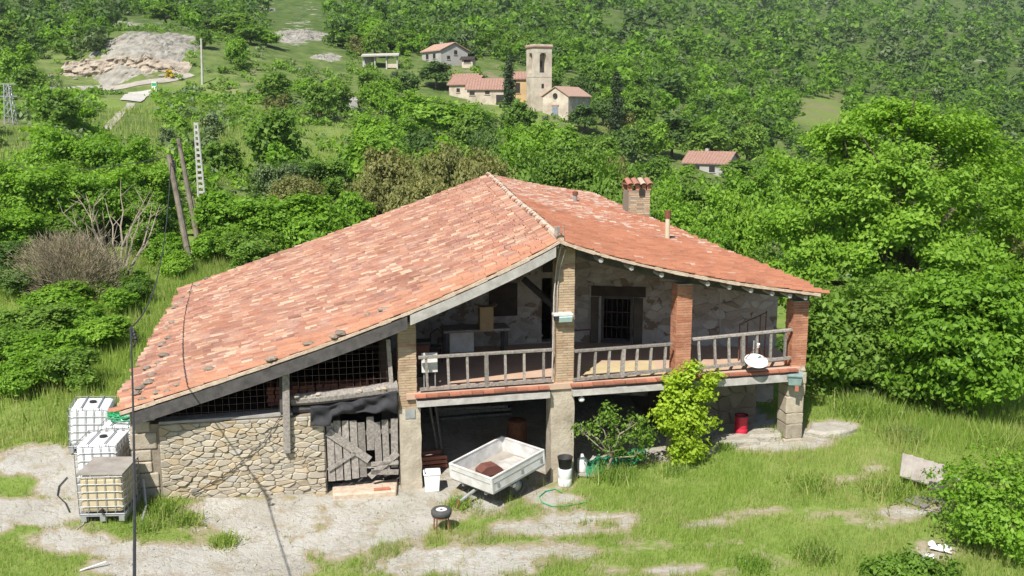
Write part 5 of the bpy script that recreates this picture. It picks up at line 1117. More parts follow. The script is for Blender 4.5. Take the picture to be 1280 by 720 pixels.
strip('road', [(40, 116), (80, 112), (120, 110), (160, 109), (200, 103), (240, 94)], 'gravel_path', 3.2, 2.2, .12)
strip('road', [(162, 127), (168, 122), (175, 116)], 'concrete', 2.6, 4.0, .15)
def face(u_, v_):
    X = lerp(-87, -63, u_); Y = 189.5 + 2.0 * v_ + 1.0 * float(fbm(u_ * 9, v_ * 3, 4)); z0 = float(gz(X, 186.5)) - .6
    hgt = (4.8 * math.sin(math.pi * min(1, .18 + u_ * .75)) ** .6) * (1 + .25 * float(fbm(u_ * 7, 1, 8))); return Vector((X, Y - 1.2 + .7 * float(fbm(u_ * 22, v_ * 9, 6)) + .9 * abs(float(fbm(u_ * 45, v_ * 16, 16))), z0 + hgt * v_))
b = MB(); b.grid(face, 60, 14)
def lip(u_, v_): a = face(u_, 1.0); return Vector((a.x, a.y + 5 * v_, lerp(a.z, float(gz(a.x, a.y + 5)) + .05, v_)))
b.grid(lip, 60, 4); tag(b.build('rock_cutting', 'rock_tan', smooth=False), kind='structure')
for k in range(11):
    X = lerp(-104, -62, k / 10) + U(-2, 2); Yb = U(185.5, 189); r = U(.25, .8); b = MB(); b.lathe((0, 0, 0), [(.3 * r, -.5 * r), (r, -.2 * r), (.85 * r, .35 * r), (.3 * r, .6 * r), (.001, .62 * r)], 7, ROT(z=U(0, 3)) @ Matrix.Diagonal((1.5, 1, .8)).to_3x3())
    single('boulder', b, 'rock_pale', G(X, Yb, .1), 'pale boulder along the foot of the tan rock cutting', 'boulder', 'boulders by the rock cutting', rz=U(0, 3))
def outcrop(cx, cy, rx, ry, rel, k):
    c = gpt(cx, cy)
    def fn(u_, v_):
        x, y = (u_ - .5) * 2, (v_ - .5) * 2; X, Y = c.x + x * rx, c.y + y * ry; m_ = max(0, 1 - (x * x + y * y) ** .8 * (1 + .5 * float(fbm(X * .15, Y * .15, k)))); n_ = .5 + .5 * float(fbm(X * .22, Y * .12, k + 3)) + .3 * abs(float(fbm(X * 1.1, Y * .6, k + 5))); h = rel * m_ ** .6 * n_; h = .6 * h + .4 * round(h / .45) * .45
        return Vector((X, Y, float(gz(X, Y)) - .45 + h))
    b = MB(); b.grid(fn, 56, 56); tag(b.build('rock_outcrop', 'rock_pale'), kind='structure')
outcrop(190, 56, 10.5, 20, 2.4, 201); outcrop(158, 32, 6, 9, 1.5, 221); outcrop(370, 46, 9, 24, 2.4, 241); outcrop(412, 72, 4.5, 7, 1.4, 261); outcrop(330, 12, 5, 12, 1.4, 281)
P = gpt(194, 116); T = empty('road_sign', P, 'tiny green and white roadside bin standing by the concrete road end', 'bin'); MB().box((0, 0, .9), (.9, .7, 1.8)).build('body', 'white_paint', T, local=True); MB().box((0, -.36, 1.3), (.8, .03, .5)).build('panel', 'hose_green', T, local=True); T.name = 'roadside_bin'
#--PART4--
# ============================================================ VEGETATION
def quads(C, N_, a, b, rs):
    n = len(C); N_ = N_ / np.maximum(1e-6, np.linalg.norm(N_, axis=1, keepdims=True)); r = rs.normal(size=(n, 3)); x = np.cross(N_, r); x /= np.maximum(1e-6, np.linalg.norm(x, axis=1, keepdims=True)); y = np.cross(N_, x)
    a = np.asarray(a).reshape(-1, 1) if np.ndim(a) else a; b = np.asarray(b).reshape(-1, 1) if np.ndim(b) else b
    V = np.stack([C - x * a, C - y * b - N_ * b * .25, C + x * a, C + y * b - N_ * b * .25], 1).reshape(-1, 3)
    return V, np.arange(4 * n).reshape(n, 4)
def crown(lobes, nclump, nleaf, cr, leaf, seed, flat=.7, shell=.5):
    rs = np.random.RandomState(seed); Lb = np.array(lobes, float); vol = Lb[:, 3] * Lb[:, 4] * Lb[:, 5]; ch = rs.choice(len(Lb), nclump, p=vol ** .75 / (vol ** .75).sum())
    d = rs.normal(size=(nclump, 3)); d /= np.linalg.norm(d, axis=1, keepdims=True); r = rs.uniform(0, 1, (nclump, 1)) ** shell * (1 + .4 * rs.uniform(0, 1, (nclump, 1)) ** 5)
    cc = Lb[ch, :3] + d * r * Lb[ch, 3:]; cs_ = cr * rs.uniform(.6, 1.35, (nclump, 1))
    ctr = Lb[:, :3].mean(0)
    k = np.repeat(np.arange(nclump), nleaf); off = rs.normal(size=(len(k), 3)) * np.array([1, 1, flat]); C = cc[k] + off * cs_[k] * .55
    out = cc[k] - ctr; out /= np.maximum(1e-6, np.linalg.norm(out, axis=1, keepdims=True))
    N_ = out * .5 + np.array([0, 0, .65]) + rs.normal(size=(len(k), 3)) * .55 + off * .25
    sz = leaf * rs.uniform(.4, 1.5, len(k)); return (*quads(C, N_, sz, sz * .55, rs), cc)
def limbs(base, lobes_c, r0, seed, forks=2, mbx=None):
    rd = random.Random(seed); mb = mbx or MB(); base = Vector(base); top = Vector((sum(c[0] for c in lobes_c) / len(lobes_c), sum(c[1] for c in lobes_c) / len(lobes_c), 0)); zt = max(c[2] for c in lobes_c)
    fork = base + Vector(((top.x - base.x) * .3, (top.y - base.y) * .3, zt * .32)); mb.tube([base - Vector((0, 0, .3)), base.lerp(fork, .5) + Vector((rd.uniform(-.1, .1), rd.uniform(-.1, .1), 0)), fork], [r0 * 1.25, r0, r0 * .8], 8)
    for c in lobes_c:
        c = Vector(c[:3]); m = fork.lerp(c, .5) + Vector((rd.uniform(-.3, .3), rd.uniform(-.3, .3), rd.uniform(-.1, .3))); mb.tube([fork, m, c], [r0 * .55, r0 * .35, r0 * .12], 6)
        for _ in range(forks):
            e = c + Vector((rd.uniform(-1, 1), rd.uniform(-1, 1), rd.uniform(-.2, .9))) * (r0 * 4.5); mb.tube([m.lerp(c, rd.uniform(.2, .8)), e], [r0 * .2, r0 * .06], 5)
    return mb
def rand_lobes(h, r, n, seed, low=.25):
    rd = random.Random(seed); out = [(0, 0, h * .60, r * .62, r * .62, h * .30)]
    for k in range(n):
        a = 2 * math.pi * (k / n) + rd.uniform(-.5, .5); q_ = r * rd.uniform(.42, .74); z = h * rd.uniform(low + .12, .88); s_ = r * rd.uniform(.32, .5) * (1.1 - .35 * z / h)
        out.append((q_ * math.cos(a) * (1.15 - .45 * z / h), q_ * math.sin(a) * (1.15 - .45 * z / h), z, s_, s_, s_ * rd.uniform(.7, 1)))
    return out
PROTO = {}
def proto(key, h, r, n, nclump, nleaf, cr, leaf, mat, seed, bark='bark', low=.25, flat=.7, shell=.45):
    lb = rand_lobes(h, r, n, seed, low); V, Fq, _ = crown(lb, nclump, nleaf, cr, leaf, seed, flat, shell)
    V[:, 2] = np.maximum(V[:, 2], .02)
    cm = np_mesh(key + '_crown', V, Fq, mat); tm = limbs((0, 0, 0), lb[1:7], .05 * r + .03, seed, 1).mesh(key + '_trunk', bark); PROTO[key] = (cm, tm, h, r)
# fine ones (seen within 90 m), coarse ones (beyond)
proto('fineA', 6, 2.7, 9, 420, 34, .42, .125, 'leaf_bright', 11); proto('fineB', 6, 2.6, 8, 420, 34, .42, .12, 'leaf_mid', 12); proto('fineC', 5, 2.7, 9, 460, 34, .36, .10, 'leaf_dark', 13, low=.1)
proto('fineD', 4, 2.6, 9, 460, 34, .34, .09, 'leaf_olive', 14, low=.02); proto('fineE', 3, 2.0, 8, 330, 34, .30, .10, 'leaf_mid', 15, low=.0); proto('fineF', 3, 2.0, 8, 330, 34, .30, .11, 'leaf_bright', 16, low=.0); proto('fineG', 3, 2.0, 8, 330, 34, .30, .085, 'leaf_grey', 17, low=.0)
proto('farA', 7, 3.2, 9, 170, 22, .62, .26, 'leaf_bright', 21); proto('farB', 7, 3.1, 8, 170, 22, .62, .26, 'leaf_mid', 22); proto('farC', 7, 3.0, 8, 170, 22, .58, .24, 'leaf_dark', 23); proto('farD', 6, 3.2, 8, 170, 22, .6, .22, 'leaf_olive', 24, low=.05)
proto('farE', 7.5, 3.4, 10, 180, 22, .65, .27, 'leaf_mid', 25); proto('farF', 3, 2.2, 7, 110, 20, .45, .22, 'leaf_bright', 26, low=.0); proto('farG', 3, 2.2, 7, 110, 20, .45, .2, 'leaf_grey', 27, low=.0); proto('farH', 3, 2.2, 7, 110, 20, .45, .2, 'leaf_mid', 28, low=.0)
SPEC = {'A': ('fresh_tree', 'fresh light green broadleaf tree', 'tree'), 'B': ('broadleaf_tree', 'mid green broadleaf tree', 'tree'), 'C': ('dark_tree', 'dark green dense tree', 'tree'), 'D': ('olive_shrub', 'olive brown flowering shrub', 'shrub'), 'E': ('green_shrub', 'mid green rounded shrub', 'shrub'), 'F': ('bright_shrub', 'fresh light green shrub', 'shrub'), 'G': ('grey_shrub', 'grey green shrub', 'shrub'), 'H': ('green_shrub', 'mid green rounded shrub', 'shrub')}
SPEC_FAR_E = ('broad_tree', 'broad mid green tree', 'tree')
def plant(key, P, sc, label, group=None, sx=1.0, name=None, cat=None):
    cm, tm, h, r = PROTO[key]; sp_ = SPEC[key[-1]] if key != 'farE' else SPEC_FAR_E
    T = empty(name or sp_[0], P, label, cat or sp_[2], group, rz=U(0, 6.28)); T.scale = (sc * sx, sc * sx, sc)
    c = link('crown', cm, T); t = link('trunk', tm, T); return T
# --- named near vegetation
def hero(name, P, lobes, nclump, nleaf, cr, leaf, mat, label, cat, seed, bark='bark', trunk=.2, flat=.6, shell=.4, nl=9, part='crown', forks=2):
    V, Fq, cc = crown(lobes, nclump, nleaf, cr, leaf, seed, flat, shell); T = empty(name, P, label, cat)
    zg = -.3
    link(part, np_mesh(name, V, Fq, mat), T); limbs((0, 0, 0), lobes[:nl], trunk, seed, forks).build('trunk', bark, T, local=True); return T
# big walnut on the right: crown lobes by eye from the picture, about 36 m out
bx, by = 14.6, 36.0; b0 = G(bx, by)
def lob(px, py, Y, r, rz_=None): p = atY(px, py, Y) - b0; return (p.x, p.y, p.z, r, r, rz_ or r * .8)
wl = [lob(1115, 150, 36.5, 1.5, .8), lob(1050, 175, 36, 1.3, .7), lob(1180, 165, 37, 1.5, .8), lob(1235, 205, 37, 1.5, .8), lob(1000, 215, 36, 1.3, .7), lob(1110, 205, 34.5, 1.5, .7), lob(1180, 235, 34.5, 1.5, .7), lob(1050, 245, 34.5, 1.3, .7), lob(1265, 270, 36, 1.6, .9), lob(985, 280, 35, 1.2, .7), lob(1120, 285, 34, 1.5, .7), lob(1195, 310, 34, 1.5, .8), lob(1040, 320, 34, 1.3, .7), lob(1270, 340, 36, 1.6, .9), lob(1100, 355, 33.5, 1.4, .7), lob(980, 350, 34.5, 1.2, .7), lob(1180, 385, 34, 1.5, .8), lob(1030, 395, 33.5, 1.3, .8), lob(1110, 420, 33.5, 1.4, .8), lob(1250, 410, 35, 1.5, .8), lob(1310, 240, 38, 1.7, .9), lob(1080, 205, 38.5, 1.6, .9), lob(1150, 260, 39, 1.8, 1), lob(1040, 300, 38.5, 1.6, 1), lob(1210, 350, 38.5, 1.7, 1), lob(1310, 400, 38, 1.6, 1)]
hero('walnut_tree', b0, wl, 980, 130, .54, .085, 'leaf_bright', 'huge spreading light green tree overtopping the farmhouse roof', 'tree', 101, trunk=.30, nl=26, flat=.46, shell=.42)
P = G(13.4, 27.2); hero('young_tree', P, [lob2 for lob2 in [(0, 0, 2.9, 1.4, 1.4, 1.2), (-1.0, -.3, 2.4, 1.1, 1.1, .8), (1.1, 0, 2.6, 1.2, 1.2, .9), (-.7, .3, 3.6, .9, .9, .6), (.6, .2, 3.9, .9, .9, .6), (-1.3, .2, 1.5, .9, .9, .6), (.2, -.9, 1.7, 1.1, 1.1, .7), (1.4, .4, 1.6, 1, 1, .7), (-.3, -.5, 1.1, .9, .9, .5)]], 380, 70, .40, .085, 'leaf_bright', 'young bright green tree at the meadow edge beyond the collapsed box', 'tree', 102, trunk=.09, flat=.4)
P = G(10.2, 19.4); hero('leafy_bush', P, [(0, 0, 1.0, 1.0, 1.0, .8), (.8, .3, 1.2, 1, 1, .8), (-.5, -.3, .6, .7, .7, .5), (.3, -.7, .6, .8, .8, .5), (-.3, .6, .9, .8, .8, .6), (1.4, -.2, .8, 1, 1, .7)], 230, 50, .26, .048, 'leaf_bright', 'leafy green bush growing beside the rubbish patch in the meadow', 'bush', 103, trunk=.05, flat=.5)
P = G(8.0, 17.9); hero('low_weed_bush', P, [(0, 0, .25, .6, .5, .3), (.5, .1, .2, .5, .4, .25), (-.5, .1, .2, .5, .4, .2)], 110, 30, .16, .05, 'leaf_mid', 'low dark leafy weed patch near the red scrap', 'weed', 104, trunk=.015)
P = G(10.9, 29.2); hero('hedge_bush', P, [(0, 0, 1.4, 1.7, 1.3, 1.3), (-1.1, -.6, 1.5, 1.2, 1.1, 1.2), (1.4, -.4, 1.3, 1.5, 1.2, 1.1), (.3, .3, 2.6, 1.4, 1.2, .9), (2.6, .2, 1.4, 1.4, 1.2, 1.1), (-1.2, .4, 2.5, 1, 1, .8), (1.2, -1.2, .8, 1.1, 1, .7)], 620, 40, .36, .085, 'leaf_mid', 'tangled green bush crowding the corner pillar', 'bush', 105, trunk=.07)
P = G(13.0, 29.6); hero('feathery_shrub', P, [(0, 0, 1.2, 1.4, 1.1, 1.1), (1.0, .4, 1.1, 1.2, 1.0, .9), (-.9, .2, 1.0, 1, 1, .9)], 330, 40, .3, .06, 'leaf_grey', 'grey green feathery shrub under the huge spreading tree', 'shrub', 106, trunk=.05)
# climber on the middle pillar, rose bush, weeds
vb = HP(pS[2] - .05, -.45, 0); vb.z = float(gz(vb.x, vb.y))
def vl(px, py, r, t=-.4, rz_=None): p = FP(px, py, t) - vb; return (p.x, p.y, p.z, r, r * .75, rz_ or r)
hero('yellow_green_climber', vb, [vl(850, 480, .42), vl(862, 462, .26), vl(885, 478, .30), vl(840, 500, .40), vl(868, 505, .42), vl(846, 525, .42), vl(872, 530, .40), vl(850, 552, .38), vl(866, 560, .34), vl(848, 572, .22), vl(893, 470, .16), vl(828, 520, .22), vl(880, 490, .3)], 250, 30, .16, .058, 'leaf_vine', 'bright yellow-green climber growing up the middle brick pillar', 'climber', 107, trunk=.04, flat=.8, shell=.4)
vb = HP(pS[1] + 1.2, -.25, 0); vb.z = float(gz(vb.x, vb.y))
hero('rose_bush', vb, [vl(765, 520, .32, -.3), vl(780, 545, .34, -.3), vl(755, 550, .3, -.3), vl(795, 530, .32, -.3), vl(733, 540, .22, -.3), vl(808, 545, .28, -.3), vl(722, 535, .14, -.3), vl(770, 565, .3, -.3), vl(800, 565, .26, -.3), vl(745, 528, .2, -.3)], 105, 20, .17, .045, 'leaf_mid', 'straggly rose bush in front of the dark ground-floor opening', 'bush', 108, trunk=.045, flat=.8, shell=.5, bark='bark_pale', nl=10, forks=4)
# dry bush and bare branches on the left bank
P = gpt(96, 378); T = empty('dry_bush', P, 'dry brown leafless bush on the green bank', 'bush'); rd = random.Random(4); V, Fq, cc = crown([(0, 0, 1.4, 2.3, 1.9, 1.5), (-1.5, -.3, 1.5, 1.3, 1.3, 1.3), (1.4, -.2, 1.2, 1.4, 1.3, 1.1), (.2, 0, 2.4, 1.6, 1.3, .9), (-.9, 0, 2.3, 1.1, 1, .8)], 500, 36, .36, .10, 55, .8, .5)
rs = np.random.RandomState(9); C = V.reshape(-1, 4, 3).mean(1); d = C - np.array([0, 0, -.5]); d /= np.linalg.norm(d, axis=1, keepdims=True); d += rs.normal(size=d.shape) * .35; wv = np.cross(d, rs.normal(size=d.shape)); wv /= np.linalg.norm(wv, axis=1, keepdims=True); ln = rs.uniform(.10, .3, (len(C), 1))
V = np.stack([C - wv * .012, C + wv * .012, C + d * ln], 1).reshape(-1, 3); link('twigs', np_mesh('twigs', V, np.arange(len(V)).reshape(-1, 3), 'twig_dry'), T)['kind'] = 'stuff'
mb = MB()
for k in range(46):
    a = rd.uniform(0, 6.28); r_ = rd.uniform(.4, 2.4); e = Vector((r_ * math.cos(a), r_ * math.sin(a) * .8, rd.uniform(1.2, 2.9))); m = e * .5 + Vector((0, 0, .3)); mb.tube([(.1 * math.cos(a), .1 * math.sin(a), -.1), m, e], [.05, .03, .008], 5)
mb.build('branches', 'bark_pale', T, local=True); T.scale = (.82, .82, .9)
P = gpt(150, 352); T = empty('dead_tree', P, 'bare dead tree with pale twisted branches behind the dry bush', 'tree'); mb = MB(); rd = random.Random(8)
for k in range(13):
    a = rd.uniform(0, 6.28); pts = [Vector((0, 0, -.2))]; d = Vector((math.cos(a) * .45, math.sin(a) * .3, 1)).normalized(); p = pts[0]
    for q_ in range(6): d = (d + Vector((rd.uniform(-.35, .35), rd.uniform(-.3, .3), rd.uniform(-.15, .2)))).normalized(); p = p + d * rd.uniform(.6, 1.0); pts.append(p)
    mb.tube(pts, [.07, .06, .05, .04, .03, .02, .008], 5)
    for q_ in (2, 3, 4, 5): e = pts[q_] + Vector((rd.uniform(-.8, .8), rd.uniform(-.5, .5), rd.uniform(.1, .9))); mb.tube([pts[q_], e], [.025, .006], 4)
mb.build('branches', 'bark_pale', T, local=True)
# --- hand placed mid-ground plants: (proto, px of centre, py of top, Y, width px)
HAND = [('fineA', 62, 162, 64, 80), ('fineA', 105, 166, 62, 100), ('fineA', 150, 175, 60, 90), ('fineB', 0, 196, 60, 80), ('fineB', 80, 195, 58, 90), ('fineA', 185, 205, 58, 80), ('fineA', 30, 210, 56, 90), ('fineA', 115, 212, 56, 100), ('fineB', 165, 228, 55, 70), ('fineA', 70, 240, 52, 90), ('fineB', 10, 245, 50, 100), ('fineA', 40, 205, 50, 110), ('fineA', 125, 215, 51, 90), ('fineB', 185, 245, 49, 70), ('fineA', 5, 262, 46, 100), ('fineB', 75, 262, 48, 80), ('fineF', 205, 292, 47, 60), ('fineF', 40, 468, 30, 120), ('fineF', 112, 452, 32.5, 90), ('fineE', 70, 500, 28.5, 90), ('fineF', 10, 505, 28, 80), ('fineF', 150, 400, 41, 60), ('fineF', 215, 330, 44, 50), ('fineA', 935, 248, 44, 70), ('fineA', 905, 285, 42, 70), ('fineB', 955, 300, 40, 70), ('fineC', 1000, 430, 33, 70), ('fineF', 200, 300, 49, 70), ('fineF', 60, 385, 38, 90), ('fineF', 115, 395, 40, 80), ('fineE', 160, 415, 39, 50), ('fineA', -20, 235, 54, 130), ('fineF', 20, 460, 31, 90), ('fineF', 70, 480, 31, 60), ('fineB', 100, 230, 54, 120), ('fineB', 30, 240, 52, 120), ('fineC', 22, 330, 40, 130), ('fineC', -25, 300, 42, 120), ('fineE', 30, 420, 34, 120), ('fineF', 85, 430, 35, 90), ('fineF', 140, 435, 37, 60), ('fineE', -10, 450, 31, 100), ('fineB', 165, 260, 54, 80), ('fineE', 180, 285, 50, 70),
        ('fineF', 290, 240, 52, 110), ('fineA', 340, 245, 50, 110), ('fineF', 385, 248, 50, 110), ('fineF', 265, 285, 48, 80), ('fineE', 310, 290, 46, 90), ('fineF', 430, 262, 52, 80), ('fineB', 245, 262, 56, 60), ('fineC', 360, 200, 74, 100), ('fineB', 410, 190, 76, 80), ('fineD', 375, 212, 66, 90), ('fineG', 345, 205, 70, 70),
        ('fineD', 490, 172, 60, 110), ('fineD', 548, 164, 60, 110), ('fineD', 595, 172, 58, 100), ('fineD', 455, 205, 58, 70), ('fineD', 520, 205, 56, 100), ('fineF', 440, 240, 56, 70), ('fineE', 640, 190, 62, 80), ('fineB', 690, 170, 75, 90), ('fineA', 660, 165, 80, 80), ('fineB', 735, 180, 72, 90), ('fineE', 770, 205, 66, 70), ('fineD', 760, 185, 80, 80), ('fineC', 620, 160, 90, 60),
        ('fineA', 835, 225, 62, 80), ('fineB', 880, 215, 66, 90), ('fineA', 850, 250, 55, 70), ('fineA', 905, 240, 50, 90), ('fineB', 890, 280, 46, 80), ('fineA', 940, 215, 60, 90), ('fineF', 870, 272, 52, 60), ('fineE', 815, 245, 60, 50), ('farC', 545, 74, 205, 50), ('farA', 545, 118, 150, 84), ('farA', 592, 126, 150, 62), ('farB', 648, 122, 152, 44), ('farC', 840, 138, 172, 60), ('farB', 885, 150, 170, 62), ('farE', 935, 152, 176, 52), ('farB', 800, 108, 186, 50), ('farA', 440, 62, 236, 44), ('farA', 505, 110, 160, 50), ('farB', 345, 88, 170, 46), ('farD', 348, 118, 150, 36), ('farA', 415, 96, 180, 36), ('farC', 730, 128, 178, 50), ('farA', 860, 205, 150, 60), ('farB', 930, 198, 150, 60), ('farA', 700, 150, 150, 60), ('farB', 60, 120, 130, 60), ('farB', 110, 130, 120, 50), ('farE', 300, 14, 236, 56), ('farA', 338, 36, 228, 44), ('farB', 20, 38, 236, 60), ('farC', 62, 34, 240, 60), ('farB', 104, 42, 236, 50), ('farB', 40, 66, 210, 50), ('farA', 88, 74, 202, 40), ('farC', 272, 22, 240, 46), ('farB', 318, 30, 226, 50), ('farB', 215, 2, 268, 60), ('farC', 258, 0, 275, 60), ('farB', 432, 34, 252, 46), ('farA', 470, 26, 258, 56), ('farB', 504, 36, 252, 46), ('farC', 300, 62, 205, 40), ('farE', 425, 100, 165, 44), ('farA', 470, 100, 178, 40), ('farA', 385, 95, 180, 36), ('fineB', 1075, 400, 31, 120), ('fineE', 1130, 430, 30, 100), ('fineE', 1185, 470, 29.5, 80), ('fineG', 1100, 455, 29, 70), ('fineB', 1240, 380, 33, 130)]
placed = []
for key, px, py, Y, wpx in HAND:
    X = (px - 640) / F_PX * (Y * cp + 3 * sp); zt = atY(px, py, Y).z; g = float(gz(X, Y)); h, r = PROTO[key][2:]
    hh = max(1.2, zt - g); wid = wpx / F_PX * Y; sc = hh / h; sx = min(2.0, max(.5, (wid / 2) / (r * sc)))
    sp_ = SPEC[key[-1]]; side_ = 'on the near bank beside the long pink roof slope' if px < 250 and Y < 70 else ('just behind the long pink roof slope' if px < 640 else 'just behind the redder roof slope')
    if Y > 90: side_ = 'on the village slope around the church' if px > 320 else 'on the wooded slope below the tan rock cutting'
    elif px > 1000: side_ = 'crowding under the huge spreading tree'
    plant(key, G(X, Y, -.05), sc, sp_[1] + ' ' + side_, sp_[1] + 's ' + side_, sx); placed.append((X, Y, r * sc * sx))
# cypresses by the church
cyp = [(0, 0, 1.2, .75, .75, 1.2), (0, 0, 3, .85, .85, 1.8), (.1, 0, 5.2, .75, .75, 1.8), (0, 0, 7.2, .6, .6, 1.6), (0, 0, 8.8, .35, .35, 1.1)]
for px, pyb, Y, h, w_, lb in ((636, 131, 186, 10.0, 1.25, 'dark slender cypress between the low white farmhouse and the ochre house'), (770, 139, 176, 13.5, 1.15, 'tall dark cypress standing alone beyond the church nave')):
    P = bp(px, pyb, Y); P.z = float(gz(P.x, P.y)); T = empty('cypress', P, lb, 'cypress', 'cypresses'); k = h / 9.6
    V, Fq, _ = crown([(x * w_, y * w_, z * k, a * w_ * 1.3, b_ * w_ * 1.3, c * k) for x, y, z, a, b_, c in cyp], 200, 22, .35, .2, 70 + px, 1.3, .5); link('crown', np_mesh('cypress', V, Fq, 'leaf_cypress'), T); MB().tube([(0, 0, -.4), (0, 0, h * .8)], [.2, .05], 7).build('trunk', 'bark', T, local=True)
# --- scattered trees of the valley and village slope
KEEP = [(658, 55, 694, 134, 190), (644, 92, 738, 131, 190), (566, 88, 632, 125, 195), (520, 55, 594, 79, 235), (453, 62, 500, 79, 224), (850, 190, 930, 211, 165), (78, 76, 218, 112, 185), (140, 20, 232, 82, 220), (205, 150, 262, 300, 70), (250, 45, 256, 106, 200), (2, 100, 26, 192, 110), (335, 20, 410, 72, 260), (128, 112, 192, 165, 160), (400, 62, 432, 82, 240), (1000, 126, 1056, 156, 258)]
OPEN = [(265, 160, 470, 212), (180, 96, 330, 162), (620, 128, 668, 156), (1000, 124, 1056, 158), (140, 20, 232, 84), (330, 0, 412, 62), (820, 150, 850, 190), (30, 85, 80, 120)]
rs = np.random.RandomState(33); nfar = 0; tries = 0
while nfar < 285 and tries < 20000:
    tries += 1; a = rs.uniform(-.62, .62); Y = math.exp(rs.uniform(math.log(78), math.log(262))); X = a * Y; g = float(gz(X, Y)); px, py = project((X, Y, g))
    opn = any(x0 < px < x1 and y0 < py < y1 for x0, y0, x1, y1 in OPEN)
    big = rs.uniform() < (.72 if Y > 90 else .6)
    if px < 330 and py > 92 and 105 < Y < 190: big = rs.uniform() < .25
    if opn and rs.uniform() > .10: continue
    if opn: big = False
    key = rs.choice(['farA', 'farB', 'farC', 'farE', 'farD'], p=[.27, .28, .17, .2, .08]) if big else rs.choice(['farF', 'farG', 'farH'], p=[.4, .2, .4])
    sc = rs.uniform(.6, 1.08) if big else rs.uniform(.5, 1.1) * (.6 if opn else 1); h, r = PROTO[key][2] * sc, PROTO[key][3] * sc
    if any((X - x) ** 2 + (Y - y) ** 2 < (.62 * (r + q_)) ** 2 for x, y, q_ in placed): continue
    pt = project((X, Y, g + h * .97))[1]; pr_ = r * F_PX / Y * .9
    if any(px + pr_ > x0 and px - pr_ < x1 and py > y0 and pt < y1 and Y < yk + 4 for x0, y0, x1, y1, yk in KEEP): continue
    if Y < 30 + 9 * 0: continue
    sp_ = SPEC[key[-1]] if key != 'farE' else SPEC_FAR_E
    zone = 'in the valley wood behind the farmhouse' if Y < 150 and px > 300 else ('on the wooded slope left of the white lattice pole' if px <= 300 else 'on the village slope around the church')
    if zone.startswith('on the wooded'): zone = 'on the wooded slope below the tan rock cutting'
    plant(key, G(X, Y, -.1), sc, sp_[1] + ' ' + zone, sp_[1] + 's ' + zone); placed.append((X, Y, r)); nfar += 1
P = gpt(212, 98); plant('farF', P, .45, 'small yellow flowering broom beside the road cutting', name='broom_shrub', cat='shrub').children[0].data = (lambda m: (m.materials.clear(), m.materials.append(MATS['flower_yellow']), m)[2])(PROTO['farF'][0].copy())
# --- undergrowth between the trees: nobody could count it
uv = []
for s_ in range(5): V, Fq, _ = crown([(0, 0, .7, 1.2, 1.2, .7), (.8, .2, .6, .8, .8, .5), (-.7, -.3, .5, .9, .9, .5)], 11, 5, .45, .28, 500 + s_, .8, .5); V[:, 2] = np.maximum(V[:, 2], 0); uv.append((V, Fq))
AV, AF, AM = [], [], []; cnt = 0; rs = np.random.RandomState(91); nU = 0
for _ in range(16000):
    if nU >= 3700: break
    Y = math.exp(rs.uniform(math.log(58), math.log(255))); X = rs.uniform(-.64, .64) * Y
    if _ % 4 == 0: Y = rs.uniform(125, 262); X = rs.uniform(-.55, -.12) * Y
    g = float(gz(X, Y)); px, py = project((X, Y, g))
    if any(x0 < px < x1 and y0 < py < y1 for x0, y0, x1, y1 in OPEN) and rs.uniform() > (.25 if py > 160 else .85): continue
    if any(x0 - 4 < px < x1 + 4 and y0 < py < y1 + 8 and Y < yk + 6 for x0, y0, x1, y1, yk in KEEP if yk != 70): continue
    if float(fbm(X * .05, Y * .05, 71)) < -.15 and rs.uniform() < .7: continue
    V, Fq = uv[rs.randint(5)]; sc = rs.uniform(.45, 1.25) * (1 if Y > 90 else .7); a = rs.uniform(0, 6.28); ca, sa = math.cos(a), math.sin(a)
    W = np.stack([V[:, 0] * ca - V[:, 1] * sa, V[:, 0] * sa + V[:, 1] * ca, V[:, 2]], 1) * sc + np.array([X, Y, g - .1]); AV.append(W); AF.append(Fq + cnt); cnt += len(W); AM += [rs.choice(3, p=[.5, .3, .2])] * len(Fq); nU += 1
o = link('undergrowth', np_mesh('undergrowth', np.concatenate(AV), np.concatenate(AF), ['leaf_mid', 'leaf_bright', 'leaf_grey'], AM)); tag(o, 'low green scrub covering the slopes between the trees', 'scrub', kind='stuff')
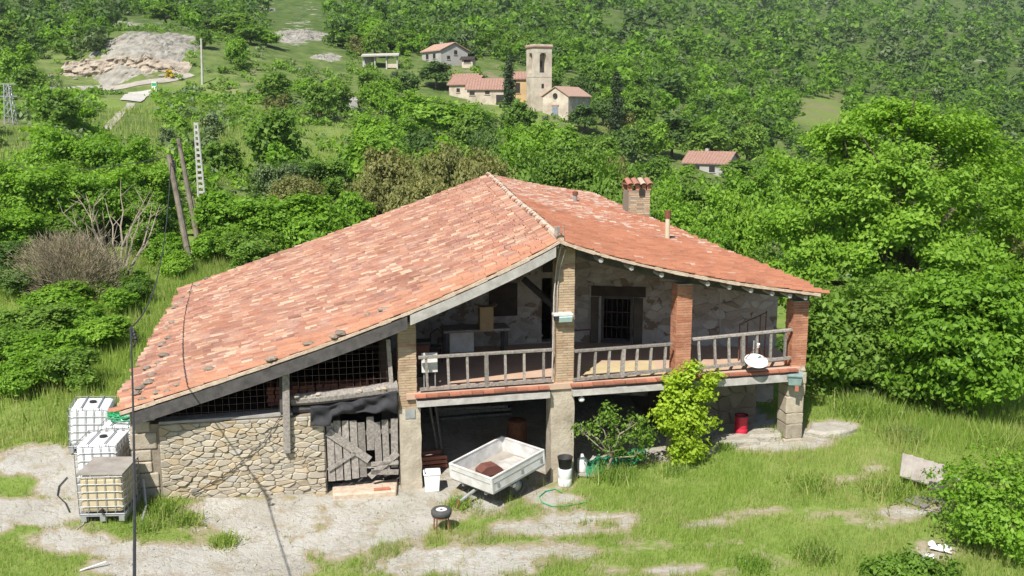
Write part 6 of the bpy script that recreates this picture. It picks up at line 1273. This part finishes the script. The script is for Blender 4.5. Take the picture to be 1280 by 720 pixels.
# --- the far wood: one mass
FWM = ['leaf_mid', 'leaf_dark', 'leaf_bright', 'leaf_grey']
pv = []; pl_ = []
for s_ in range(5): V, Fq, _ = crown(rand_lobes(6, 2.9, 6, 340 + s_, .1), 14, 5, .95, .85, 340 + s_, .8, .4); pl_.append((V, Fq))
for s_ in range(6): V, Fq, _ = crown(rand_lobes(6, 2.9, 6, 300 + s_, .1), 26, 7, .8, .5, 300 + s_, .8, .4); pv.append((V, Fq))
AV, AF, AM = [], [], []; cnt = 0; rs = np.random.RandomState(77); nF = 0; tries = 0
grid_ = {}
while nF < 6900 and tries < 110000:
    tries += 1; Y = math.exp(rs.uniform(math.log(196), math.log(1300))); X = rs.uniform(-.66, .66) * Y; px, py = project((X, Y, float(gz(X, Y))))
    if Y < 240 and 135 < px < 720: continue
    if any(x0 < px < x1 and y0 < py < y1 for x0, y0, x1, y1 in OPEN): continue
    dn = float(fbm(X * .018 + 5, Y * .018, 21)) + .5 * float(fbm(X * .07, Y * .07, 31))
    if py < -60 or (dn < -.3 and rs.uniform() < .6): continue
    sc = rs.choice([.5, .75, 1.0, 1.35], p=[.25, .3, .3, .15]) * rs.uniform(.85, 1.15) * max(1, (Y / 420) ** .7); ms = 2.2 * max(1, Y / 330) * sc; c_ = (int(X // 8), int(Y // 8))
    if any((X - x) ** 2 + (Y - y) ** 2 < ms * ms for i_ in (-1, 0, 1) for j_ in (-1, 0, 1) for x, y in grid_.get((c_[0] + i_, c_[1] + j_), ())): continue
    pt = float(project((X, Y, float(gz(X, Y)) + 6 * sc))[1]); pr_ = 2.4 * sc * F_PX / Y
    if any(px + pr_ > x0 and px - pr_ < x1 and py > y0 and pt < y1 and Y < yk + 4 for x0, y0, x1, y1, yk in KEEP): continue
    grid_.setdefault(c_, []).append((X, Y)); V, Fq = pv[rs.randint(6)] if Y < 340 else pl_[rs.randint(5)]; a = rs.uniform(0, 6.28); ca, sa = math.cos(a), math.sin(a)
    W = np.stack([V[:, 0] * ca - V[:, 1] * sa, V[:, 0] * sa + V[:, 1] * ca, V[:, 2]], 1) * sc + np.array([X, Y, float(gz(X, Y)) - .3])
    AV.append(W); AF.append(Fq + cnt); cnt += len(W); tn = float(fbm(X * .012 + 3, Y * .012, 55)); AM += [rs.choice(4, p=[.40, .36, .12, .12] if tn < -.1 else ([.42, .14, .38, .06] if tn > .15 else [.5, .22, .2, .08]))] * len(Fq); nF += 1
o = link('far_wood', np_mesh('far_wood', np.concatenate(AV), np.concatenate(AF), FWM, AM)); tag(o, 'distant green wood covering the mountainside behind the village', 'wood', kind='stuff')
# --- grass
def blades(P, h, w, rs, lean=.45):
    n = len(P); a = rs.uniform(0, 2 * np.pi, n); d = np.stack([np.cos(a), np.sin(a), np.zeros(n)], 1); l = rs.uniform(0, lean, (n, 1)) * h[:, None]; b_ = rs.uniform(0, 2 * np.pi, n); ld = np.stack([np.cos(b_), np.sin(b_), np.zeros(n)], 1)
    V = np.stack([P - d * w[:, None], P + d * w[:, None], P + ld * l + np.array([0, 0, 1]) * h[:, None]], 1).reshape(-1, 3); return V, np.arange(3 * n).reshape(n, 3)
rs = np.random.RandomState(5)
def grass_zone(n, x0, x1, y0, y1, hmin, hmax, w, tuft=.5):
    X = rs.uniform(x0, x1, n); Y = rs.uniform(y0, y1, n)
    d = fbm(X * tuft, Y * tuft, 41); d2 = fbm(X * tuft * 4, Y * tuft * 4, 47); k = rs.uniform(-.8, .35, n) < d * 1.0 + d2 * .8; X, Y = X[k], Y[k]; d = d[k]; Z = gz(X, Y); P = np.stack([X, Y, Z], 1)
    s_ = (X - HO.x) * hu.x + (Y - HO.y) * hu.y; t_ = (X - HO.x) * hn.x + (Y - HO.y) * hn.y
    b_ = bare_at(P) + (fbm(X * 2.2, Y * 2.2, 51)) * .45 + fbm(X * 7, Y * 7, 57) * .3
    k = (b_ < .33) & ~((s_ > -6.9) & (s_ < 11) & (t_ > -.05) & (t_ < 14)) | ((rs.uniform(size=len(X)) < .03) & ~((s_ > -6.9) & (s_ < 11) & (t_ > -.3) & (t_ < 14)))
    P = P[k]; d = d[k]; h = rs.uniform(hmin, hmax, len(P)) * (1.0 + .5 * d) * rs.uniform(.6, 1.2, len(P)); return blades(P, h, rs.uniform(.6, 1.2, len(P)) * w, rs)
parts = [grass_zone(150000, -3.5, 15, 16.5, 28.5, .07, .27, .006, .7), grass_zone(22000, -3.5, 15, 16.5, 28.5, .25, .5, .004, .45), grass_zone(75000, -14, -2.5, 16.3, 25, .05, .19, .006, .8), grass_zone(110000, -26, -8.5, 24, 50, .22, .55, .013, .35), grass_zone(30000, 10, 22, 24, 34, .2, .5, .012, .5), grass_zone(26000, -52, -14, 80, 165, .3, .8, .05, .1)]
Vs, Fs, c = [], [], 0
for V, Fq in parts: Vs.append(V); Fs.append(Fq + c); c += len(V)
o = link('grass', np_mesh('grass', np.concatenate(Vs), np.concatenate(Fs), 'grass')); tag(o, 'long green meadow grass growing round the farmhouse', 'grass', kind='stuff')
# loose pebbles on the bare ground
n = 9000; X = rs.uniform(-14, 12, n); Y = rs.uniform(16.3, 26, n); P = np.stack([X, Y, gz(X, Y)], 1); s_ = (X - HO.x) * hu.x + (Y - HO.y) * hu.y; t_ = (X - HO.x) * hn.x + (Y - HO.y) * hn.y
bb = bare_at(P); k = (bb > .45) & (t_ < -.1) & (rs.uniform(size=n) < .35 + .5 * (bb < .8)); P = P[k]; r_ = .012 + .035 * rs.uniform(size=len(P)) ** 3
oc = np.array([(1, 0, 0), (0, 1, 0), (-1, 0, 0), (0, -1, 0), (0, 0, .7), (0, 0, -.5)], float); of = np.array([(0, 1, 4), (1, 2, 4), (2, 3, 4), (3, 0, 4), (1, 0, 5), (2, 1, 5), (3, 2, 5), (0, 3, 5)])
V = (P[:, None] + oc[None] * r_[:, None, None] * rs.uniform(.7, 1.4, (len(P), 6, 1))).reshape(-1, 3); Fq = (of[None] + 6 * np.arange(len(P))[:, None, None]).reshape(-1, 3)
o = link('pebbles', np_mesh('pebbles', V, Fq, 'rock')); tag(o, 'loose grey pebbles scattered over the bare yard', 'pebbles', kind='stuff')
# weeds that stand out of the grass
WE = [(770, 600, .35, 'leaf_mid'), (1015, 610, .35, 'leaf_mid'), (1110, 617, .42, 'leaf_mid'), (203, 640, .26, 'leaf_bright'), (232, 655, .22, 'leaf_bright'), (186, 662, .2, 'leaf_bright'), (575, 634, .22, 'leaf_bright'), (650, 600, .16, 'leaf_mid'), (975, 545, .25, 'leaf_mid'), (905, 560, .2, 'leaf_mid'), (1090, 520, .5, 'leaf_mid'), (1130, 550, .4, 'leaf_grey'), (1065, 515, .5, 'leaf_bright'), (1250, 560, .5, 'leaf_mid'), (280, 680, .2, 'leaf_bright'), (845, 590, .25, 'leaf_grey'), (1020, 700, .3, 'leaf_mid'), (940, 710, .25, 'leaf_mid')]
WW = {0: 'beside the rubble wall corner', 1: 'in the meadow grass', 2: 'at the pillar feet and slabs'}
WN = ['beside the dry patch in mid meadow', 'below the rock slab outside the corner pillar', 'against the collapsed plywood box', 'at the foot of the house corner quoins', 'at the edge of the big pale slab by the rubble wall', 'between the yellowed tank and the house corner', 'under the trailer drawbar', 'under the trailer rim by the tall pillar', 'between the slabs at the corner pillar foot', 'in front of the slab by the red barrel', 'under the tangled bush by the corner pillar', 'under the feathery grey shrub', 'at the outer edge of the broad pale slab', 'under the young bright tree', 'on the grassy strip between two pale slabs', 'at the foot of the yellow-green climber', 'beside the low dark weed patch', 'on the dry strip at the meadow edge']
for k, (px, py, r, m_) in enumerate(WE):
    P = gpt(px, py); rq = np.random.RandomState(400 + k); n = int(200 + 600 * r); T = empty('weed_clump', P, ('fresh' if m_ == 'leaf_bright' else ('greyish' if m_ == 'leaf_grey' else 'dark')) + ' green weed clump ' + WN[k], 'weed', 'weed clumps')
    q2 = rq.normal(size=(n, 2)) * r * .75; base = np.concatenate([q2, np.full((n, 1), -.02)], 1); hgt = r * rq.uniform(.6, 1.5, n); V, Fq = blades(base, hgt, rq.uniform(.008, .02, n), rq, .8); link('foliage', np_mesh('weed', V, Fq, 'grass'), T)
    C = np.concatenate([rq.normal(size=(n // 2, 2)) * r * .75, rq.uniform(.1, 1.1, (n // 2, 1)) * r * .8], 1); V, Fq = quads(C, rq.normal(size=C.shape) + np.array([0, 0, .8]), .03 + .02 * r, .015 + .01 * r, rq); link('leaves', np_mesh('leaves', V, Fq, m_), T)

# ============================================================ AIR
m = bpy.data.materials.new('haze'); m.use_nodes = True; t = m.node_tree; t.nodes.remove(t.nodes['Principled BSDF'])
v = t.nodes.new('ShaderNodeVolumePrincipled'); v.inputs['Color'].default_value = (.86, .91, 1, 1); v.inputs['Density'].default_value = .00011; v.inputs['Anisotropy'].default_value = .2
t.links.new(v.outputs[0], t.nodes['Material Output'].inputs['Volume']); MATS['haze'] = m
zmin, zmax = float(ZZ.min()) - 1, float(ZZ.max()) + 25
b = MB(); b.box((0, 900, (zmin + zmax) / 2), (6400, 1900, zmax - zmin)); o = b.build('haze', 'haze'); tag(o, 'thin pale summer haze over the valley', 'haze', kind='stuff')
